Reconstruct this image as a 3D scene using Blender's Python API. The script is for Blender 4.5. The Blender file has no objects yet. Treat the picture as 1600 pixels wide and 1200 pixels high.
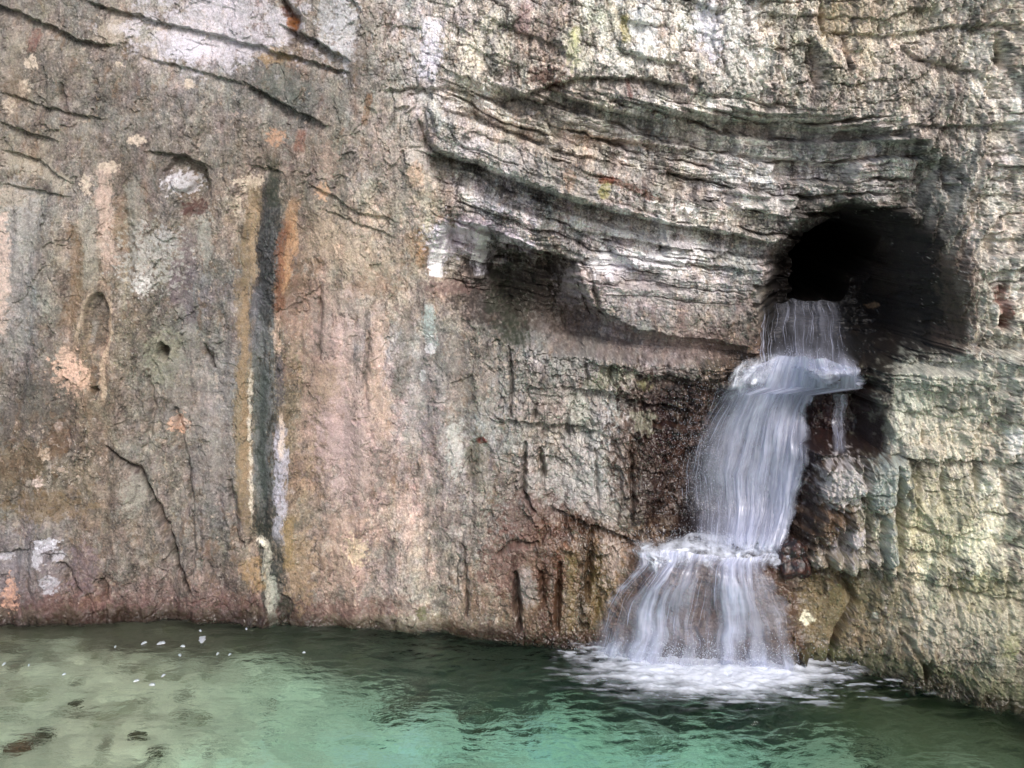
import bpy, math, numpy as np
from math import radians
# ------------------------------------------------------------------ camera, sky, sun
sc = bpy.context.scene
FX = 1931.0; HZ = 200.0; H = 4.55                      # focal length in photo pixels, eye height above the water
cam_d = bpy.data.cameras.new('camera'); cam = bpy.data.objects.new('camera', cam_d)
sc.collection.objects.link(cam); sc.camera = cam
cam_d.sensor_width = 36.0; cam_d.lens = 36.0 * FX / 1600.0
cam_d.clip_end = 500.0; cam_d.shift_y = -(600.0 - HZ) / 1600.0   # level camera with a lowered frame: uprights stay upright
cam.location = (0, 0, H); cam.rotation_euler = (radians(90), 0, 0)
W = bpy.data.worlds.new('World'); sc.world = W; W.use_nodes = True
nt = W.node_tree; nt.nodes.clear()
SUN_EL, SUN_AZ = radians(40), radians(17)   # azimuth from behind the camera towards the right
sky = nt.nodes.new('ShaderNodeTexSky'); sky.sky_type = 'NISHITA'; sky.sun_disc = False
sky.sun_elevation = SUN_EL; sky.sun_rotation = math.pi - SUN_AZ
sky.dust_density = 3.0; sky.air_density = 0.7
bg = nt.nodes.new('ShaderNodeBackground'); bg.inputs[1].default_value = 0.1
wo = nt.nodes.new('ShaderNodeOutputWorld')
nt.links.new(sky.outputs[0], bg.inputs[0]); nt.links.new(bg.outputs[0], wo.inputs[0])
sd = bpy.data.lights.new('sun', 'SUN'); sd.energy = 1.5; sd.angle = radians(16); sd.color = (1, .95, .91)
so = bpy.data.objects.new('sun', sd); sc.collection.objects.link(so)
from mathutils import Vector
sdir = Vector((math.sin(SUN_AZ) * math.cos(SUN_EL), -math.cos(SUN_AZ) * math.cos(SUN_EL), math.sin(SUN_EL)))
so.rotation_euler = sdir.to_track_quat('Z', 'Y').to_euler()
sc.view_settings.view_transform = 'Standard'; sc.view_settings.look = 'None'
sc.view_settings.exposure = 0.76; sc.view_settings.gamma = 1.0
sc.cycles.use_denoising = True; sc.cycles.denoiser = 'OPENIMAGEDENOISE'; sc.cycles.denoising_prefilter = 'ACCURATE'; sc.cycles.denoising_input_passes = 'RGB_ALBEDO_NORMAL'
sc.cycles.transparent_max_bounces = 40
sc.cycles.max_bounces = 6; sc.cycles.diffuse_bounces = 3

# ------------------------------------------------------------------ numpy noise
F = np.float32
def _h(ix, iy, s):
    n = (ix.astype(np.int64) * 374761393 + iy.astype(np.int64) * 668265263 + s * 974634777) & 0xffffffff
    n = ((n ^ (n >> 13)) * 1274126177) & 0xffffffff
    n = ((n ^ (n >> 16)) * 2246822519) & 0xffffffff
    return ((n ^ (n >> 15)) & 0xffff).astype(F) / F(65535)
def noise(x, y, s=0):                        # gradient noise, about -1..1
    x = np.asarray(x, F); y = np.asarray(y, F)
    ix = np.floor(x); iy = np.floor(y); fx = x - ix; fy = y - iy
    ux = fx * fx * fx * (fx * (fx * 6 - 15) + 10); uy = fy * fy * fy * (fy * (fy * 6 - 15) + 10)
    out = []
    for dx, dy in ((0, 0), (1, 0), (0, 1), (1, 1)):
        a = _h(ix + dx, iy + dy, s) * F(6.2831853)
        out.append(np.cos(a) * (fx - dx) + np.sin(a) * (fy - dy))
    return (1.5 * ((out[0] * (1 - ux) + out[1] * ux) * (1 - uy) + (out[2] * (1 - ux) + out[3] * ux) * uy)).astype(F)
def fbm(x, y, s=0, o=4, g=0.5, l=2.03):
    r = 0; a = 1.0; t = 0
    for i in range(o):
        r = r + a * noise(x, y, s + i * 17); t += a; a *= g; x = x * l + 5.3; y = y * l + 1.7
    return r / t * 1.35
def ridge(x, y, s=0, o=3):
    r = 0; a = 1.0; t = 0
    for i in range(o):
        r = r + a * (1 - np.abs(noise(x, y, s + i * 13)) * 2); t += a; a *= .5; x = x * 2.1 + 3; y = y * 2.1 + 7
    return r / t
def smooth(a, b, x):
    t = np.clip((x - a) / (b - a), 0, 1); return t * t * (3 - 2 * t)
def cells1(t, j, s):                          # jittered cells along t inside row j: id, distance to the edge
    i = np.floor(t); d1 = np.full(t.shape, 9, F); d2 = d1.copy(); idn = np.zeros(t.shape, F)
    for k in (-2, -1, 0, 1, 2):
        c = i + k; p = c + .5 + (_h(c, j, s) - .5) * .9; d = np.abs(t - p)
        m = d < d1
        d2 = np.where(m, d1, np.minimum(d2, d)); idn = np.where(m, c, idn); d1 = np.where(m, d, d1)
    return idn, (d2 - d1) * .5
def worley(x, y, s):                          # F1, F2-F1, cell random
    ix = np.floor(x); iy = np.floor(y)
    d1 = np.full(x.shape, 9, F); d2 = d1.copy(); r = np.zeros(x.shape, F)
    for dx in (-1, 0, 1):
        for dy in (-1, 0, 1):
            cx = ix + dx; cy = iy + dy
            px = cx + _h(cx, cy, s); py = cy + _h(cx, cy, s + 5)
            d = np.hypot(x - px, y - py); m = d < d1
            d2 = np.where(m, d1, np.minimum(d2, d)); r = np.where(m, _h(cx, cy, s + 9), r); d1 = np.where(m, d, d1)
    return d1, d2 - d1, r
def facets(x, y, s):                          # cells whose faces are tilted planes: broken rock
    ix = np.floor(x); iy = np.floor(y); d1 = np.full(x.shape, 9, F); d2 = d1.copy(); v = np.zeros(x.shape, F); rr = v.copy()
    for dx in (-1, 0, 1):
        for dy in (-1, 0, 1):
            cx = ix + dx; cy = iy + dy; px = cx + _h(cx, cy, s); py = cy + _h(cx, cy, s + 5)
            ex = x - px; ey = y - py; d = np.abs(ex) * .6 + np.hypot(ex, ey) * .6; m = d < d1
            d2 = np.where(m, d1, np.minimum(d2, d))
            v = np.where(m, (_h(cx, cy, s + 9) - .5) * 1.6 * ex + (_h(cx, cy, s + 11) - .5) * 1.6 * ey + (_h(cx, cy, s + 13) - .5) * .7, v); rr = np.where(m, _h(cx, cy, s + 15), rr); d1 = np.where(m, d, d1)
    return v, d2 - d1, rr
def noise3(p, s=0):
    return (noise(p[:, 0], p[:, 1], s) + noise(p[:, 1] + 31.7, p[:, 2], s + 1) + noise(p[:, 2] + 11.1, p[:, 0] + 9.3, s + 2)) * .6
def ip(x, pts):
    a = np.array(pts, float); return np.interp(x, a[:, 0], a[:, 1]).astype(F)
def sdf(px, py, poly):                        # signed distance, positive inside
    p = np.array(poly, float); n = len(p); d = np.full(px.shape, 1e9); c = np.zeros(px.shape, bool)
    for i in range(n):
        a = p[i]; b = p[(i + 1) % n]; e = b - a
        wx = px - a[0]; wy = py - a[1]
        t = np.clip((wx * e[0] + wy * e[1]) / (e @ e), 0, 1)
        d = np.minimum(d, (wx - e[0] * t) ** 2 + (wy - e[1] * t) ** 2)
        if a[1] != b[1]:
            c ^= ((a[1] > py) != (b[1] > py)) & (px < e[0] * (py - a[1]) / e[1] + a[0])
    return (np.sqrt(d) * np.where(c, 1, -1)).astype(F)
def seg_d(px, py, pts):                       # distance to a polyline and position along it 0..1
    p = np.array(pts, float); d = np.full(px.shape, 1e9); tt = np.zeros(px.shape)
    L = np.hypot(*(p[1:] - p[:-1]).T); cum = np.concatenate([[0], np.cumsum(L)])
    for i in range(len(p) - 1):
        a = p[i]; e = p[i + 1] - a; wx = px - a[0]; wy = py - a[1]
        t = np.clip((wx * e[0] + wy * e[1]) / (e @ e + 1e-9), 0, 1)
        q = (wx - e[0] * t) ** 2 + (wy - e[1] * t) ** 2; m = q < d
        d = np.where(m, q, d); tt = np.where(m, (cum[i] + t * L[i]) / cum[-1], tt)
    return np.sqrt(d).astype(F), tt.astype(F)
def lin(h):
    if isinstance(h, str):
        h = h.lstrip('#'); c = np.array([int(h[i:i + 2], 16) for i in (0, 2, 4)]) / 255.
    else: c = np.array(h) / 255.
    return np.where(c < .04045, c / 12.92, ((c + .055) / 1.055) ** 2.4).astype(F)

# ------------------------------------------------------------------ wall plan: waterline in the photo -> distance
WL = [(-900, 930), (-400, 955), (0, 978), (200, 968), (420, 975), (640, 986), (850, 1003), (940, 1012), (1060, 1022), (1200, 1032),
      (1300, 1046), (1450, 1070), (1600, 1112), (1750, 1160), (1950, 1230)]
_wx = []; _wy = []
for u in range(-900, 1951, 10):
    yl = float(ip(u, WL)); D = H * FX / (yl - HZ); _wx.append((u - 800) / FX * D); _wy.append(D)
_k = np.ones(9) / 9; _p = np.pad(_wy, 4, mode='edge'); _wy = np.convolve(_p, _k, 'valid')
def Yb(x): return np.interp(x, _wx, _wy).astype(F)
def P2W(px, py, D): return ((px - 800) / FX * D, D, H - (py - HZ) / FX * D)
def wallD(px): return float(np.interp((px - 800) / FX * 10, [(a / b) * 10 for a, b in zip(_wx, _wy)], _wy))

CAVE = [(1196, 445), (1212, 398), (1250, 355), (1330, 318), (1420, 322), (1465, 362), (1492, 430), (1512, 500), (1506, 556), (1440, 566),
        (1392, 588), (1350, 590), (1190, 575), (1190, 480)]
HOLE = [(1236, 466), (1238, 395), (1262, 365), (1300, 342), (1345, 338), (1372, 365), (1368, 408), (1322, 432), (1316, 466)]
ALC = [(694, 340), (760, 356), (850, 395), (905, 415), (925, 480), (1000, 520), (1180, 552), (1180, 584), (1000, 574), (850, 550),
       (795, 536), (740, 492), (690, 462), (652, 420), (668, 372)]
def snap(px, py):                              # pull a point towards the centre of its rock block, so big shapes break along beds and joints
    S = bedS(px, py); S = S + 4 * noise(px / 90, py / 60, 901)
    ax = px; ay = py
    for th, wd, k, sd_ in ((24., 46., .62, 905), (10., 17., .5, 915)):
        t = S / th; j, e = cells1(t, np.zeros_like(t), sd_); c = j + .5 + (_h(j, j * 0, sd_) - .5) * .9
        u = px / wd + .35 * noise(px / 60, py / 60, sd_ + 2); i, e = cells1(u, j, sd_ + 1); cu = i + .5 + (_h(i, j, sd_ + 1) - .5) * .9
        kk = k * smooth(600, 700, px) * (1 - .5 * smooth(1180, 1220, px) * smooth(300, 340, py) * smooth(600, 570, py)) * (1 - .85 * smooth(900, 780, px) * smooth(330, 400, py)); ay = ay + kk * (c - t) * th; ax = ax + kk * (.7 if wd > 20 else .4) * (cu - u) * wd
    return ax.astype(F), ay.astype(F)
def macro(px, py):
    px0 = px; py0 = py; px, py = snap(np.asarray(px, F), np.asarray(py, F))
    wx = px + 5 * noise(px / 60, py / 60, 3) + 2 * noise(px / 17, py / 17, 4); wy = py + 4 * noise(px / 55, py / 45, 5) + 2 * noise(px / 15, py / 13, 6)
    px, py = px0, py0; ux = px + 3 * noise(px / 40, py / 40, 3) + 2 * noise(px / 11, py / 11, 4) + 1.5 * noise(px / 5, py / 5, 7); uy = py + 3 * noise(px / 45, py / 45, 5) + 2 * noise(px / 13, py / 13, 6) + 1.2 * noise(px / 5, py / 5, 8)
    d = 0.16 * noise(px / 330, py / 420, 11) + 0.07 * noise(px / 120, py / 300, 12)
    # bowl under the top overhang
    yt = ip(wx, [(600, 128), (700, 124), (850, 138), (1000, 158), (1200, 168), (1350, 188), (1430, 205), (1530, 260)])
    s = wy - yt
    fx = smooth(640, 760, wx) * (1 - smooth(1455, 1530, wx))
    ylip = ip(wx, [(600, 380), (640, 400), (690, 462), (790, 532), (850, 548), (1000, 572), (1180, 584), (1400, 590)])
    inb = fx * smooth(0, 26, s) * smooth(-3, 3, ylip - wy)
    d = d + 0.29 * inb * (1 - 0.6 * smooth(70, 230, s)) + .12 * inb * smooth(900, 1200, wx)
    # undercut below the projecting slab
    ys = ip(wx, [(655, 205), (690, 240), (760, 262), (860, 300), (960, 330), (1060, 350), (1200, 378), (1260, 385)])
    ys = ip(ux, [(655, 205), (690, 240), (760, 262), (860, 300), (960, 330), (1060, 350), (1200, 378), (1260, 385)]); s2 = uy - ys
    d = d + smooth(0, 5, s2) * np.exp(-np.maximum(s2, 0) / 30) * .46 * smooth(655, 690, wx) * (1 - smooth(1180, 1250, wx))
    d = d - smooth(-72, -50, s2) * smooth(0, -5, s2) * .26 * smooth(660, 700, wx) * (1 - smooth(1030, 1060, wx))
    # alcove
    q = sdf(.8 * ux + .2 * wx, .8 * uy + .2 * wy, ALC); q = q * (.22 + .78 * smooth(715, 850, ux)); d = d + .15 * smooth(-1, 5, q) * (1 - .6 * smooth(860, 1000, wx)) + .50 * smooth(-2, 34, q) * .95 * (1 - .75 * smooth(860, 1100, wx))
    d = d + .18 * smooth(0, 6, q) * (1 - .8 * smooth(880, 1000, wx))
    # cave
    q = sdf(wx, wy, CAVE); d = d + .5 * smooth(-2, 9, q) + .7 * smooth(4, 70, q)
    # rim pillar right of the cave
    dd, _ = seg_d(wx, wy, [(1430, 215), (1478, 290), (1500, 360), (1505, 430)]); d = d - .12 * np.exp(-(dd / 26) ** 2)
    dd, _ = seg_d(wx, wy, [(1475, 250), (1482, 295)]); d = d + .14 * np.exp(-(dd / 7) ** 2)
    # lower right wall stands proud: ledge at y~555
    s = wy - ip(wx, [(1380, 560), (1450, 552), (1600, 556), (2000, 560)])
    d = d + .2 * smooth(0, -4, s) * np.exp(np.minimum(s, 0) / 130) * smooth(1400, 1440, wx)
    # recess of the middle fall
    L = ip(wy, [(560, 1180), (600, 1120), (660, 1080), (740, 1045), (850, 1000), (880, 985)])
    m = smooth(-30, 45, wx - L) * smooth(1280, 1264, wx) * smooth(560, 600, wy) * smooth(905, 850, wy)
    d = d + m * ip(wy, [(545, 1.0), (575, .8), (615, .35), (700, .42), (835, .48), (880, .0), (900, -.1)])
    # dark wet step right of the fall
    q = sdf(wx, wy, [(1240, 600), (1262, 592), (1385, 588), (1392, 640), (1388, 716), (1255, 716)])
    d = d + .46 * smooth(-1, 6, q)
    # ledge block under upper fall
    q = sdf(wx, wy, [(1130, 572), (1345, 572), (1352, 606), (1262, 616), (1130, 640)]); d = d - .16 * smooth(0, 18, q)
    # bulging weathered blocks
    q = sdf(wx, wy, [(1252, 716), (1425, 716), (1415, 860), (1400, 892), (1330, 900), (1235, 880)])
    d = d - .10 * smooth(-4, 10, q) + .1 * smooth(892, 905, wy) * smooth(1230, 1260, wx) * smooth(1420, 1400, wx)
    # apron of the lower fall
    L = ip(wy, [(870, 990), (1000, 925), (1040, 900)])
    m = smooth(-8, 50, wx - L) * smooth(1275, 1225, wx) * smooth(868, 884, wy)
    d = d - m * ip(wy, [(870, .14), (950, .10), (1040, .12)])
    return d

def bedS(px, py):                              # stratigraphic coordinate (in pixels across the beds)
    f1 = ip(px, [(-900, -330), (0, 0), (250, 85), (500, 190), (560, 195), (660, 205), (760, 245), (900, 300), (1050, 345), (1200, 375), (1300, 378), (1500, 360), (2000, 350)])
    f2 = ip(px, [(-900, -10), (0, 0), (600, 10), (800, 0), (1000, 38), (1200, 60), (1600, 75), (2000, 90)])
    k = smooth(380, 640, py) * smooth(500, 700, px) + smooth(250, 500, py) * .5 * (1 - smooth(500, 700, px))
    k = np.clip(np.maximum(k, smooth(1440, 1560, px) * .92), 0, 1)
    return py - (f1 * (1 - k) + f2 * k)

def ledge(P, Q, pts, amp, decay, up=False, jit=3, fade=25):
    xs = [p[0] for p in pts]; m = (P > xs[0] - 30) & (P < xs[-1] + 30)
    out = np.zeros(P.shape, F); p = P[m]; q = Q[m]
    s = q - ip(p, pts) + jit * noise(p / 19, q / 50, 77) + jit * .6 * noise(p / 7, q / 30, 78)
    if up: s = -s
    v = amp * smooth(-1.5, 2.5, s) * np.exp(-np.maximum(s, 0) / decay)
    out[m] = v * smooth(xs[0] - fade * .4, xs[0] + fade, p) * smooth(xs[-1] + fade * .4, xs[-1] - fade, p); return out
def crack(P, Q, pts, w, depth, jit=3):
    a = np.array(pts); m = (P > a[:, 0].min() - 25) & (P < a[:, 0].max() + 25) & (Q > a[:, 1].min() - 25) & (Q < a[:, 1].max() + 25)
    out = np.zeros(P.shape, F); p = P[m]; q = Q[m]
    d, t = seg_d(p + jit * noise(p / 14, q / 14, 91), q + jit * noise(p / 14, q / 14, 92), pts)
    out[m] = depth * np.exp(-(d / (w * (.45 + .9 * np.sin(np.pi * np.clip(t, .05, .95))))) ** 2); return out
LEDGES = [([(-40, -5), (0, 8), (55, 28), (120, 60), (180, 72)], .10, 30), ([(130, 0), (230, 28), (330, 52), (430, 80), (545, 112)], .09, 22),
          ([(220, 88), (300, 108), (385, 134)], .05, 16), ([(380, 128), (440, 160), (510, 196)], .13, 22), ([(285, 60), (345, 72)], .03, 8),
          ([(440, 38), (500, 66), (545, 95)], .16, 26), ([(0, 142), (80, 168), (165, 186)], .05, 20), ([(0, 190), (90, 222)], .07, 40),
          ([(0, 232), (60, 250), (110, 285)], .06, 25), ([(0, 285), (70, 300), (110, 308)], .05, 18), ([(225, 236), (290, 243), (330, 262)], .06, 20),
          ([(385, 256), (440, 268)], .05, 12), ([(480, 285), (560, 330), (620, 345)], .05, 15), ([(500, 325), (620, 372)], .04, 12),
          ([(780, 160), (900, 120), (1000, 120), (1075, 135)], .12, 22), ([(960, 75), (1010, 90), (1070, 102)], .09, 14),
          ([(1285, 50), (1400, 54), (1480, 40), (1600, 36)], .08, 20), ([(1400, 60), (1440, 92), (1530, 112), (1545, 140)], .09, 18),
          ([(1400, 195), (1500, 196), (1600, 192)], .08, 22), ([(1530, 240), (1600, 238)], .06, 10), ([(1540, 282), (1600, 276)], .05, 10),
          ([(1530, 305), (1600, 305)], .05, 9), ([(1520, 335), (1600, 334)], .05, 9), ([(1515, 375), (1600, 372)], .05, 9),
          ([(850, 230), (1000, 262), (1130, 282)], .06, 14), ([(900, 210), (1020, 228), (1200, 246), (1330, 262)], .08, 16),
          ([(1120, 300), (1240, 312), (1330, 300)], .07, 14), ([(720, 165), (800, 205), (860, 225)], .10, 16), ([(690, 168), (760, 186)], .08, 12),
          ([(880, 355), (1000, 378), (1150, 398)], .08, 16), ([(940, 395), (1100, 415), (1200, 425)], .05, 12), ([(760, 376), (830, 388)], .2, 25),
          ([(900, 606), (960, 620), (1070, 640)], .09, 18), ([(795, 655), (880, 662), (940, 672)], .08, 25), ([(860, 792), (950, 830), (1000, 850)], .10, 18),
          ([(900, 560), (1000, 585), (1120, 610)], .05, 14), ([(1390, 640), (1480, 655), (1600, 640)], .03, 14),
          ([(1400, 716), (1500, 720), (1600, 724)], .10, 28), ([(1340, 888), (1440, 910), (1560, 935), (1620, 945)], .045, 12),
          ([(1420, 812), (1500, 840), (1600, 850)], .02, 16), ([(1480, 905), (1610, 912)], .03, 8),
          ([(60, 862), (110, 868)], .03, 14), ([(0, 866), (50, 856)], .06, 20), ([(435, 930), (455, 940)], .1, 25), ([(540, 1010), (560, 1012)], .01, 5),
          ([(600, 140), (700, 136), (760, 150)], .08, 12)]
CRACKS = [([(165, 700), (215, 735), (250, 800), (275, 880), (298, 925)], 3.2, .13), ([(320, 540), (335, 575)], 2.5, .10), ([(250, 540), (258, 560)], 5, .25),
          ([(145, 608), (150, 612)], 3.5, .15), ([(275, 640), (285, 700), (300, 790)], 4, .07), ([(232, 590), (240, 640), (225, 700)], 4, .06),
          ([(1322, 790), (1318, 900), (1335, 940), (1310, 985), (1292, 1040)], 5, .16), ([(1405, 985), (1425, 1010), (1440, 1040)], 3, .08),
          ([(1452, 1030), (1450, 1065)], 3.5, .1), ([(1405, 730), (1408, 900)], 5, .16), ([(1270, 75), (1280, 135)], 9, .22), ([(1562, 55), (1566, 105)], 7, .2),
          ([(1283, 0), (1288, 55)], 3, .12), ([(1320, 60), (1328, 110)], 4, .10), ([(1566, 495), (1572, 515)], 5, .25), ([(1566, 450), (1570, 500)], 3, .06),
          ([(440, 0), (460, 30), (455, 70)], 6, .16), ([(655, 190), (665, 225), (690, 240)], 3, .1), ([(612, 30), (600, 70)], 3, .05),
          ([(925, 190 + 250), (935, 480), (950, 500)], 3, .08), ([(905, 440), (925, 492)], 4, .12), ([(795, 540), (800, 600), (798, 650)], 3, .06),
          ([(840, 630), (832, 655)], 3, .07), ([(915, 570), (918, 600)], 3, .07), ([(955, 570), (950, 610)], 3, .08), ([(890, 690), (885, 650), (900, 620)], 2.5, .04),
          ([(820, 690), (818, 770), (835, 800)], 3.5, .09), ([(845, 700), (850, 760)], 3.5, .09), ([(930, 700), (935, 790)], 2.5, .05), ([(985, 690), (990, 800)], 3, .08),
          ([(875, 880), (870, 980)], 4, .09), ([(925, 830), (918, 940)], 5, .12), ([(806, 900), (812, 985)], 5, .1), ([(845, 890), (850, 940)], 4, .06),
          ([(778, 870), (800, 850), (840, 850)], 4, .06), ([(725, 850), (730, 960)], 3, .05), ([(1185, 180), (1190, 185)], 2, .02), ([(95, 130), (105, 180)], 2.5, .05),
          ([(360, 750), (368, 840), (378, 850)], 4, .07), ([(300, 800), (302, 900)], 3, .04), ([(95, 880), (125, 925)], 3.5, .07), ([(160, 905), (165, 940)], 3, .05),
          ([(1478, 250), (1482, 295)], 7, .14), ([(1035, 388), (1036, 392)], 5, .2), ([(500, 470), (498, 560)], 3.5, .05), ([(575, 520), (570, 620)], 3, .03),
          ([(1530, 720), (1528, 780)], 4, .09), ([(1475, 735), (1478, 790)], 4, .08), ([(1440, 730), (1436, 770)], 4, .07), ([(1570, 735), (1575, 800)], 3.5, .07),
          ([(1480, 860), (1500, 990)], 2.5, .04), ([(1575, 900), (1580, 990)], 2.5, .05)]

def rock_detail(P, Q):
    """small relief in metres (positive = deeper) and masks"""
    wx = P + 7 * noise(P / 45, Q / 45, 21) + 3 * noise(P / 14, Q / 14, 22); wy = Q + 5 * noise(P / 50, Q / 40, 23) + 2.5 * noise(P / 13, Q / 11, 24)
    S = bedS(wx, wy)
    # how blocky the rock is
    blk = smooth(560, 760, P + 60 * noise(P / 90, Q / 90, 31)) * smooth(330, 230, Q - .12 * (P - 800))
    blk = np.maximum(blk, smooth(1400, 1440, P)); blk = np.maximum(blk, .8 * smooth(1225, 1260, P) * smooth(700, 730, Q) * smooth(920, 880, Q))
    blk = blk * (1 - .65 * smooth(900, 960, Q) * smooth(1000, 1300, P))
    blk = np.maximum(blk, .75 * smooth(780, 840, P) * smooth(540, 570, Q) * smooth(780, 700, Q) * smooth(1200, 1100, P))
    mid = smooth(700, 820, P) * smooth(540, 580, Q) * (1 - smooth(1200, 1260, P))
    left = 1 - smooth(520, 680, P)
    bowl = smooth(660, 740, P) * smooth(1460, 1400, P) * smooth(125, 165, Q - .05 * (P - 800)) * smooth(500, 400, Q + .0 * P)
    ys = ip(wx, [(655, 205), (690, 240), (760, 262), (860, 300), (960, 330), (1060, 350), (1200, 378)]) - wy
    slab = smooth(0, 8, ys) * smooth(60, 46, ys) * smooth(685, 705, wx) * smooth(1060, 1040, wx); bowl = bowl * (1 - .8 * slab)
    # thin curved beds of the bowl
    th = 13.0
    j, e = cells1(S / th + .45 * noise(P / 140, Q / 60, 40) + .12 * noise(P / 30, Q / 20, 140), np.zeros_like(S), 41)
    pr = _h(j, j * 0 + np.floor((P + 60 * _h(j, j * 0, 47)) / 150), 42) - .5
    lens = noise(P / 70 + j * 3.1, j * 1.7, 43)
    d = bowl * (.034 * pr + .03 * lens + .03 * smooth(.16, .0, e) * smooth(-.3, .3, lens))
    SS = S / 30. + .25 * noise(P / 150, Q / 80, 240) + .04 * noise(P / 20, Q / 20, 245)
    jb, eb = cells1(SS, np.zeros_like(S), 241); ib, eib = cells1(P / 95. + .3 * noise(P / 50, Q / 50, 246), jb, 247)
    sb = SS - jb
    d = d + bowl * (.25 * (_h(ib, jb, 242) - .5) + .08 * (sb - .5) + .16 * smooth(.12, 0, eb) * smooth(-.3, .3, noise(P / 60, S / 20, 244)) + .02 * smooth(.03, 0, eib))
    # small joints inside beds
    i, e2 = cells1(P / (13. + 22 * _h(j, j * 0, 144)) + .9 * noise(P / 40, Q / 40, 45), j, 44)
    jm = smooth(0, .6, noise(P / 38, Q / 24, 48)); d = d + bowl * (.016 * (_h(i, j, 46) - .5) + .012 * smooth(.12, 0, e2)) * jm + bowl * .02 * fbm(P / 22, Q / 6, 49, 3)
    # blocky masonry-like rock: beds then joints
    th = 27.0
    J, E = cells1(S / th + .4 * noise(P / 120, Q / 80, 50) + .15 * noise(P / 24, Q / 40, 150), np.zeros_like(S), 51)
    I, E2 = cells1(P / 14. + .9 * noise(P / 50, Q / 90, 53) + .25 * noise(P / 9, Q / 12, 153), J, 52)
    I3, E3 = cells1(P / 60. + .9 * noise(P / 90, Q / 90, 54), J, 55)
    hm = smooth(-.15, .5, noise(P / 70, S / 12, 151)); vm = smooth(-.35, .35, noise(P / 26, Q / 34, 152))
    r = _h(I, J, 56); r3 = _h(I3, J, 57)
    nb = blk * (1 - bowl)
    sm = smooth(-.5, .5, noise(P / 80, Q / 60, 58)) * .8 + .35
    d = d + nb * 1.45 * (.055 * (_h(J, J * 0, 59) - .5) + .05 * (r3 - .5) + .04 * (r - .5) * sm + .035 * smooth(.14, 0, E) * hm * (.2 + r3) + .03 * smooth(.2, 0, E2) * sm * vm * (.2 + 1.1 * r) + .02 * smooth(.05, 0, E3))
    # crumbly small stones
    f1, f21, rr = worley(P / 13 + .3 * noise(P / 9, Q / 9, 61), Q / 17 + .3 * noise(P / 9, Q / 9, 62), 63)
    d = d + (nb * .8 + .05 + .4 * mid) * (.018 * (rr - .5) + .014 * smooth(.16, 0, f21) - .008 * (1 - f1))
    f1, f21, rb = worley(P / 46 + .5 * noise(P / 30, Q / 30, 64), Q / 85 + .5 * noise(P / 30, Q / 40, 65), 66)
    cm = smooth(.15, .6, noise(P / 75, Q / 90, 67)) * (1 - .7 * left)
    d = d + (left * .3 + mid * .9 + .25 * nb) * (.05 * (rb - .5) + .035 * smooth(.07, 0, f21) * cm)
    # vertical flutes of the water-worn wall
    fl = 1.5 * (left + smooth(560, 420, Q) * 0 + smooth(400, 480, Q) * smooth(900, 700, P)).clip(0, 1) * smooth(200, 330, Q)
    d = d + fl * (.05 * noise(P / 42, Q / 260, 71) + smooth(-.3, .5, noise(P / 110, Q / 150, 75)) * (.026 * noise(wx / 17, wy / 90, 72) + .006 * noise(wx / 7, wy / 30, 73)))
    fa, fe, fr1 = facets(wx / 60 + .25 * fbm(P / 22, Q / 22, 301, 3), wy / 95 + .25 * fbm(P / 22, Q / 22, 302, 3), 303)
    fb, fe2, fr2 = facets(wx / 24 + .3 * fbm(P / 10, Q / 10, 304, 3), wy / 33 + .3 * fbm(P / 10, Q / 10, 305, 3), 306)
    fc, fe3, fr3 = facets(P / 9.5 + .3 * noise(P / 5, Q / 5, 307), Q / 12.5 + .3 * noise(P / 5, Q / 5, 308), 309)
    smf = np.clip(left + smooth(880, 640, P) * smooth(380, 440, Q), 0, 1); wv = 1 - .8 * smf - .3 * bowl; patch = .35 + .65 * smooth(-.3, .4, noise(P / 120, Q / 120, 310))
    d = d + .055 * fa * (1 - .5 * smf) +   .048 * fb * wv * patch + .021 * fc * (wv + .05) * patch
    d = d + .012 * smooth(.05, 0, fe2) * wv * patch
    # general roughness
    d = d + .022 * fbm(P / 60, Q / 60, 81, 3) + .007 * fbm(P / 16, Q / 16, 82, 3) + .0022 * fbm(P / 4.5, Q / 4.5, 83, 2)
    cr = ridge((P + 20 * noise(P / 40, Q / 40, 84)) / 70, Q / 110, 85, 2)
    d = d + .028 * smooth(.86, .97, cr) * (.2 + .35 * left + mid) * smooth(.15, .6, noise(P / 95, Q / 95, 86))
    for p, a, k in LEDGES: d = d + ledge(P, Q, p, a * (1.5 if 700 < p[0][0] < 1300 and 120 < p[0][1] < 420 else 1.15), k)
    for p, w, a in CRACKS: d = d + crack(P, Q, p, w * (.8 if 700 < p[0][0] < 1000 else 1.1), a * (1.5 if 700 < p[0][0] < 1000 else 1))
    pj = P + 4 * noise(P / 16, Q / 16, 801) + 2 * noise(P / 6, Q / 6, 802); qj = Q + 4 * noise(P / 16, Q / 16, 803) + 2 * noise(P / 6, Q / 6, 804)
    for pl, am in (([(1280, 722), (1342, 718), (1352, 760), (1345, 792), (1318, 800), (1290, 786), (1276, 750)], .17), ([(1352, 722), (1424, 718), (1428, 760), (1408, 796), (1372, 806), (1354, 780)], .13), ([(1282, 796), (1322, 806), (1318, 842), (1290, 856), (1276, 830)], .10),
                   ([(1326, 806), (1350, 800), (1356, 850), (1336, 862), (1322, 850)], .15), ([(1384, 806), (1410, 796), (1408, 880), (1388, 892), (1380, 850)], .12), ([(1358, 806), (1378, 812), (1376, 846), (1360, 850)], .05), ([(1300, 862), (1340, 866), (1338, 898), (1316, 904), (1300, 890)], .12),
                   ([(1264, 855), (1292, 860), (1294, 888), (1270, 892)], .08), ([(1362, 856), (1380, 862), (1378, 888), (1362, 886)], .06)):
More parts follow.
